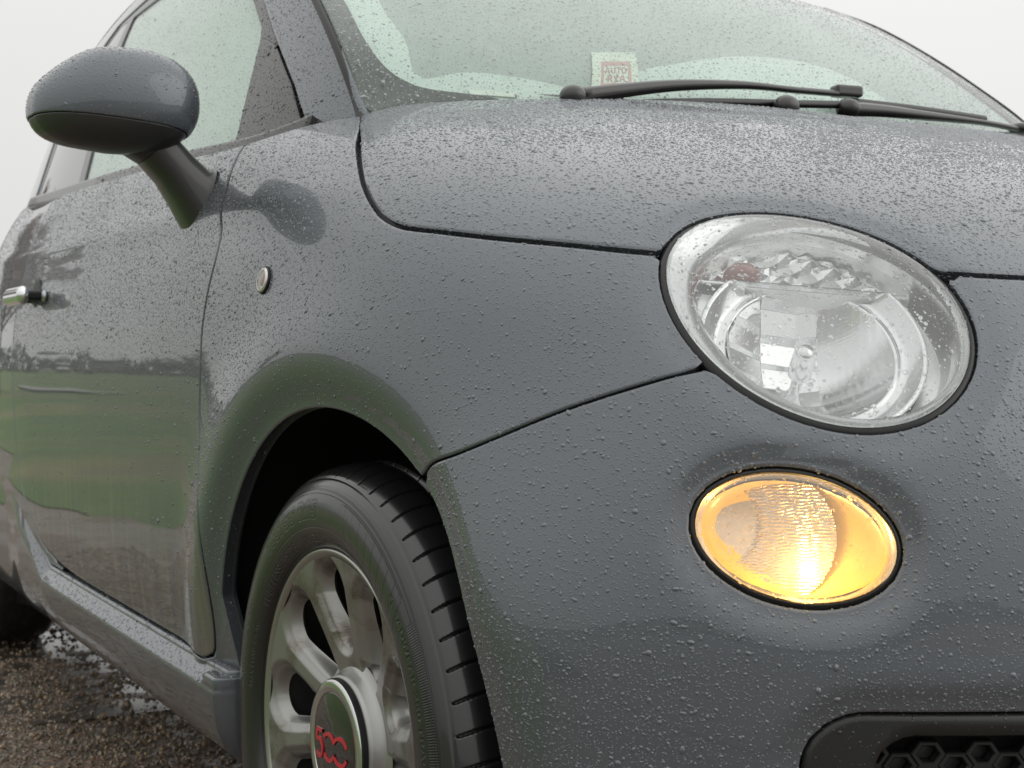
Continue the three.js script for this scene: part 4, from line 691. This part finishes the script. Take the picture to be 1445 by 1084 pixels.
{ // door mirror: closed shell split along a line, on a stalk that stands on the door
  const mir = add(new THREE.Group(), 'door_mirror', car), c = [-.470, 1.0125, .892];
  const shell = (lo, hi, grow) => {
    const P = [], N = [], I = [], na = 90, ne = 48, rad = (d) => { // superellipsoid radius along direction d (x fwd, y up, z out)
      const a = d[0] > 0 ? .074 : .052, zo = d[2] / (d[2] > 0 ? .105 : .098), b = .070 * (d[1] < 0 ? .92 : 1.0), n = 2.35; const f = (k) => { const x = d[0] * k, y = d[1] * k, z = d[2] * k, tp = 1 - .30 * sstep(.0, .105, z) * .55, yy = (y - (-.014) * sstep(.02, .11, z)) / (b * tp), xx = (x + .018 * z / .1) / a; return Math.pow(Math.abs(xx), n) + Math.pow(Math.abs(yy), 2.3) + Math.pow(Math.abs(z * (d[2] > 0 ? 1 / .105 : 1 / .100)), 2.6) - 1; };
      let l = .01, h = .25; for (let i = 0; i < 36; i++) { const m = (l + h) / 2; if (f(m) < 0) l = m; else h = m; } return l; };
    const pos = (e, a) => { const d = [Math.cos(e) * Math.cos(a), Math.sin(e), Math.cos(e) * Math.sin(a)], k = rad(d); return [d[0] * k, d[1] * k, d[2] * k]; };
    for (let i = 0; i <= ne; i++) for (let j = 0; j <= na; j++) P.push(pos((-90 + 180 * i / ne) * Math.PI / 180, j / na * 2 * Math.PI));
    for (let i = 0; i < ne; i++) for (let j = 0; j < na; j++) { const q = i * (na + 1) + j; I.push([q, q + na + 1, q + na + 2], [q, q + na + 2, q + 1]); }
    return new Soup(P, I);
  };
  const sp = shell(), line = (q) => q[1] + .034 - .10 * q[2] - .08 * q[0];
  const nearest = (q) => { // normals by averaging faces once
    return null; };
  const nrm = new Map(); { const acc = sp.p.map(() => [0, 0, 0]); for (const [a, b, d] of sp.t) { const A = sp.p[a], B = sp.p[b], D = sp.p[d], u = B.map((x, i) => x - A[i]), v = D.map((x, i) => x - A[i]), n = [u[1] * v[2] - u[2] * v[1], u[2] * v[0] - u[0] * v[2], u[0] * v[1] - u[1] * v[0]]; for (const k of [a, b, d]) for (let i = 0; i < 3; i++) acc[k][i] += n[i]; } sp.p.forEach((q, k) => { const n = norm3(acc[k]), s = n[0] * q[0] + n[1] * q[1] + n[2] * q[2] < 0 ? -1 : 1; nrm.set(q, n.map((v) => v * s)); }); }
  const mid = (A, B, t) => { const q = lerp3(A, B, t); nrm.set(q, norm3(lerp3(nrm.get(A), nrm.get(B), t))); return q; }, normal = (q) => nrm.get(q) || norm3(q);
  const O = { mid, normal, r: .0018, skirt: .006 };
  const top = mesh(panel(sp, (q) => line(q) - .0005, O), M.paint, 'shell', mir); top.position.set(...c); M.mirrorTop = top;
  const low = mesh(panel(sp, (q) => -line(q) - .0005, { ...O, lift: -.0015 }), wetBlack, 'lower_shell', mir); low.position.set(...c);
  const gl = new THREE.CylinderGeometry(.5, .5, .004, 48); gl.rotateZ(Math.PI / 2); gl.scale(1, .088, .140); gl.translate(c[0] - .052, c[1] - .002, c[2] - .004); mesh(gl, M.chrome, 'mirror_glass', mir);
  // stalk: rounded section, thick at the foot on the door, bending out and up under the shell
  const ring = (p, ax, bx, dx, dz, n = 28) => Array.from({ length: n }, (_, k) => { const f = k / n * 2 * Math.PI, cu = Math.cos(f), su = Math.sin(f), u = Math.sign(cu) * Math.pow(Math.abs(cu), .75) * ax, v = Math.sign(su) * Math.pow(Math.abs(su), .75) * bx; return [p[0] + u * dx[0] + v * dz[0], p[1] + u * dx[1] + v * dz[1], p[2] + u * dx[2] + v * dz[2]]; });
  const A = [[-.486, .900, .778], [-.486, .915, .792], [-.484, .937, .812], [-.480, .962, .838], [-.474, .978, .858], [-.470, .992, .880]];
  const rad = [[.048, .045], [.044, .032], [.039, .028], [.036, .028], [.038, .034], [.042, .045]], dx = [1, 0, 0];
  const rings = A.map((p, i) => { const t = i ? norm3(A[i].map((v, k) => v - A[i - 1][k])) : norm3([0, .35, .9]); const dz = norm3([0, t[2], -t[1]]); return ring(p, rad[i][0], rad[i][1], dx, dz); });
  mesh(loft([rings[0].map((q) => q), ...rings.slice(1, 4)]), wetBlack, 'foot', mir);
  const g2 = loft(rings.slice(3).map((r, i) => r.map((q) => i === 0 ? [A[3][0] + (q[0] - A[3][0]) * 1.04, A[3][1] + (q[1] - A[3][1]) * 1.04 + .0012, A[3][2] + (q[2] - A[3][2]) * 1.04] : q))); mesh(g2, wetBlack, 'stalk', mir);
  const m2 = mir.clone(); m2.scale.z = -1; add(m2, 'door_mirror', car);
}
{ // door handle: satin bar over a dished pocket
  const h = add(new THREE.Group(), 'door_handle', car), p = [-1.388, .806], z = 1.2 - hit([p[0], p[1], 1.2], [0, 0, -1], 0, .6, 60);
  const bar = new THREE.CapsuleGeometry(.017, .125, 8, 20); bar.rotateZ(Math.PI / 2); bar.scale(1, 1, .72); bar.translate(p[0], p[1], z + .036); mesh(bar, M.chrome, 'grip', h);
  for (const dx of [-.062, .062]) { const s = new RoundedBoxGeometry(.02, .018, .04, 2, .006); s.translate(p[0] + dx, p[1], z + .012); mesh(s, M.black, 'post', h); }
  const dish = new THREE.SphereGeometry(.045, 28, 14, 0, 2 * Math.PI, 0, Math.PI / 2); dish.rotateX(Math.PI / 2); dish.scale(.95, .8, .1); dish.translate(p[0], p[1] - .002, z - .002); mesh(dish, M.black, 'pocket', h);
  const lock = new THREE.SphereGeometry(.011, 16, 10); lock.scale(1, 1, .5); lock.translate(p[0] + .092, p[1] - .002, z + .004); mesh(lock, M.satin, 'lock', h);
}
{ // lower grille: black frame on the bumper, recessed honeycomb, bar across
  const gr = add(new THREE.Group(), 'lower_grille', car), inner = (q) => { const z = q[2], y = q[1], w = .562, h1 = .400, h0 = .215, R = .03; const dx = z - (w - R), dy = Math.max(y - (h1 - R), h0 + R - y); return dx > 0 || dy > 0 ? Math.hypot(Math.max(dx, 0), Math.max(dy, 0)) - R : Math.max(dx, dy) - R; };
  const f = panel(BODY, (q) => (q[0] < .3 ? -.1 : Math.min(-GRILLE(q) - .0024, inner(q))), { r: .006, skirt: .03, lift: -.0035, mirror: true }); M.grilleFrame = mesh(mergeGeometries(f), M.blackTrim, 'frame', gr);
  const bx = (z) => { const k = hit([1.2, .36, z], [-1, 0, 0], 0, 1, 80); return 1.2 - k; };
  // cells of the honeycomb, each a hexagonal frame standing 26 mm behind the frame
  const hexRing = (R, r, d) => { const sh = new THREE.Shape(), ho = new THREE.Path(); for (let k = 0; k < 6; k++) { const a = k * Math.PI / 3; sh[k ? 'lineTo' : 'moveTo'](R * Math.cos(a) * 1.12, R * Math.sin(a) * .92); ho[k ? 'lineTo' : 'moveTo'](r * Math.cos(a) * 1.12, r * Math.sin(a) * .92); } sh.closePath(); ho.closePath(); sh.holes.push(ho); const g = new THREE.ExtrudeGeometry(sh, { depth: d, bevelEnabled: true, bevelThickness: .0012, bevelSize: .0010, bevelSegments: 1, steps: 1 }); g.rotateY(Math.PI / 2); return g; };
  const R = .0116, hg = hexRing(R, R * .80, .010), tile = new THREE.Shape(); for (let k = 0; k < 6; k++) { const a = k * Math.PI / 3; tile[k ? 'lineTo' : 'moveTo'](R * .84 * Math.cos(a) * 1.12, R * .84 * Math.sin(a) * .92); }
  const back = new THREE.ShapeGeometry(tile); back.rotateY(Math.PI / 2);
  for (let i = -29; i <= 29; i++) for (let j = 0; j < 8; j++) { const z = i * R * 1.68, y = .382 - j * R * 1.595 - (i & 1 ? R * .797 : 0), q = [.6, y, Math.abs(z)]; if (inner(q) > -.002) continue; const x = bx(z) - .034, a = Math.atan2(bx(z + .02) - bx(z - .02), .04); const m = mesh(hg, M.black, 'hexagon_cell', gr); m.position.set(x, y, z); m.rotation.y = a; const b = mesh(back, M.blackTrim, 'cell_panel', gr); b.position.set(x - .003, y, z); b.rotation.y = a; }
  const bk = Array.from({ length: 41 }, (_, i) => { const z = -.57 + 1.14 * i / 40; return [bx(z) - .048, 0, z]; }); mesh(loft([bk.map(([x, , z]) => [x, .42, z]), bk.map(([x, , z]) => [x, .18, z])], false), std([.006, .006, .006], .8, { side: THREE.DoubleSide }), 'back_panel', gr);
  mesh(sweep(Array.from({ length: 31 }, (_, i) => { const z = -.515 + 1.03 * i / 30; return [bx(z) - .020, .3515 - .004 * Math.pow(Math.abs(z) / .515, 8), z]; }), .0135, .016, 12, 3), wetBlack, 'cross_bar', gr);
}
// ---------------------------------------------------------------- rain beads
const dome = (() => { const g = new THREE.SphereGeometry(1, 9, 4, 0, Math.PI * 2, 0, Math.PI / 2); return g; })();
const waterPane = phys([.28, .31, .295], .08, { clearcoat: 1, clearcoatRoughness: 0 });  // opaque grey: the dark view a clear drop refracts is painted in
const water = phys([1, 1, 1], .0, { transmission: 1, thickness: .002, ior: 1.33 });
// scatter beads over a panel: per cm2 counts of fine, middle and large beads; where(q, n) thins them out
function beads(target, mat, [fine, mid, large], { where = () => 1, flat = .56, size = 1, name = 'raindrops', max = 120000 } = {}) {
  const g = target.geometry, p = g.attributes.position, nn = g.attributes.normal, ix = g.index, nt = (ix ? ix.count : p.count) / 3, A = new V3(), B = new V3(), C = new V3(), nA = new V3(), nB = new V3(), nC = new V3(), e1 = new V3(), e2 = new V3(), up = new V3(0, 1, 0), q = new V3(), n = new V3(), o = new THREE.Object3D(), out = [];
  target.updateWorldMatrix(true, false); const eye = target.worldToLocal(camera.position.clone());
  const id = (i) => (ix ? ix.getX(i) : i);
  for (let t = 0; t < nt; t++) {
    const a = id(3 * t), b = id(3 * t + 1), c = id(3 * t + 2); A.fromBufferAttribute(p, a); B.fromBufferAttribute(p, b); C.fromBufferAttribute(p, c);
    nA.fromBufferAttribute(nn, a); nB.fromBufferAttribute(nn, b); nC.fromBufferAttribute(nn, c);
    e1.subVectors(B, A); e2.subVectors(C, A); n.crossVectors(e1, e2); const area = n.length() / 2; if (area < 1e-12) continue; n.divideScalar(area * 2);
    if (Math.abs(n.dot(nA)) < .90 || Math.abs(n.dot(nB)) < .90 || Math.abs(n.dot(nC)) < .90) continue;
    q.copy(A).add(B).add(C).divideScalar(3); n.copy(nA); if (n.dot(e1.subVectors(eye, q)) < -.15) continue;
    const wt = where([q.x, q.y, q.z], [n.x, n.y, n.z]); if (wt <= 0) continue;
    const want = area * 1e4 * wt;
    for (const [dens, r0, r1] of [[fine, .00032, .00062], [mid, .0006, .0011], [large, .0011, .0021], [large * .07, .0020, .0031]]) {
      let k = want * dens; k = Math.floor(k) + (rnd() < k % 1 ? 1 : 0);
      for (; k > 0 && out.length < max; k--) {
        let u = rnd(), v = rnd(); if (u + v > 1) { u = 1 - u; v = 1 - v; }
        q.copy(A).addScaledVector(e1.subVectors(B, A), u).addScaledVector(e2.subVectors(C, A), v); n.copy(nA).multiplyScalar(1 - u - v).addScaledVector(nB, u).addScaledVector(nC, v).normalize();
        const r = (r0 + (r1 - r0) * Math.pow(rnd(), 1.8)) * size, asp = .8 + .5 * rnd();
        o.position.copy(q).addScaledVector(n, -r * .06); o.quaternion.setFromUnitVectors(up, n).multiply(new THREE.Quaternion().setFromAxisAngle(up, rnd() * 6.28)); o.scale.set(r * asp, r * flat * (.8 + .4 * rnd()), r / asp); o.updateMatrix(); out.push(o.matrix.clone());
      }
    }
  }
  const im = new THREE.InstancedMesh(dome, mat, out.length); out.forEach((m, i) => im.setMatrixAt(i, m));
  const deep = target.parent !== car; if (deep) { im.position.copy(target.position); im.quaternion.copy(target.quaternion); }
  add(im, name, deep ? target.parent : target, 'stuff'); beads.total = (beads.total || 0) + out.length; return im;
}
const patchy = (q, s = 14) => .55 + .9 * vnoise(q[0] * s + 31, q[1] * s + q[2] * s * 1.3);
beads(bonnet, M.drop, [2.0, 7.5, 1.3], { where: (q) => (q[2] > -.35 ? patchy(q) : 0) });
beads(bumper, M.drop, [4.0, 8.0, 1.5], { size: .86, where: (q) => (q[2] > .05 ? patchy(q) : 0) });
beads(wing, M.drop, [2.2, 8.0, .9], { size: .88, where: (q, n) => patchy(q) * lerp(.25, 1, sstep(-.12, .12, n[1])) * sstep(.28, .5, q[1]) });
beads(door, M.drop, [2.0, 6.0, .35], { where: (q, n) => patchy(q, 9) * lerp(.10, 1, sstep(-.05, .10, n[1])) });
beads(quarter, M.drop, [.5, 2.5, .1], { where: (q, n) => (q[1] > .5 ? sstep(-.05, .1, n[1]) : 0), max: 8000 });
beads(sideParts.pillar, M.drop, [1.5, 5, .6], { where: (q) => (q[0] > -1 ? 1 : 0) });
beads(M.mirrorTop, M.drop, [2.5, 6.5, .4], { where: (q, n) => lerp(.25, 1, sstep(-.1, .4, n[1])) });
beads(windscreen, waterPane, [1.0, 2.6, .6], { where: (q) => (q[1] < 1.40 ? patchy(q, 10) : 0), flat: .42 });
beads(lampParts.head, water, [1.0, 2.4, .8], { where: (q) => patchy(q, 20), flat: .42 });
beads(lampParts.fog, water, [1.0, 2.4, .6], { where: (q) => patchy(q, 20), flat: .42 });
beads(sideParts.glass, waterPane, [2.0, 1.6, .10], { where: (q) => (q[0] > -1.5 ? 1 : 0), flat: .42, max: 14000 });
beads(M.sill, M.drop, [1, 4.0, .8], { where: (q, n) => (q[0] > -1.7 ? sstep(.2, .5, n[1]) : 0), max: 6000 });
const dropDark = phys([.02, .02, .02], .36, { clearcoat: 1, clearcoatRoughness: 0 });
beads(M.grilleFrame, dropDark, [2, 2.5, .5], { where: (q, n) => (q[2] > 0 ? sstep(-.2, .3, n[1]) : 0), max: 4000 });
beads(sideParts.sail, dropDark, [2, 4, .5], { max: 3000 });
beads(sideParts.sail2, dropDark, [2, 4, .6], { max: 3000 });
beads(sideParts.frame, dropDark, [2, 4, .2], { where: (q) => (q[0] > -1.2 ? 1 : 0), max: 4000 });
beads(sideParts.belt, dropDark, [2, 4, .3], { where: (q) => (q[0] > -1.2 ? 1 : 0), max: 3000 });
console.log('beads', beads.total);
scene.traverse((o) => { if (o.isMesh) { o.castShadow = true; o.receiveShadow = true; } });
renderer.render(scene, camera);
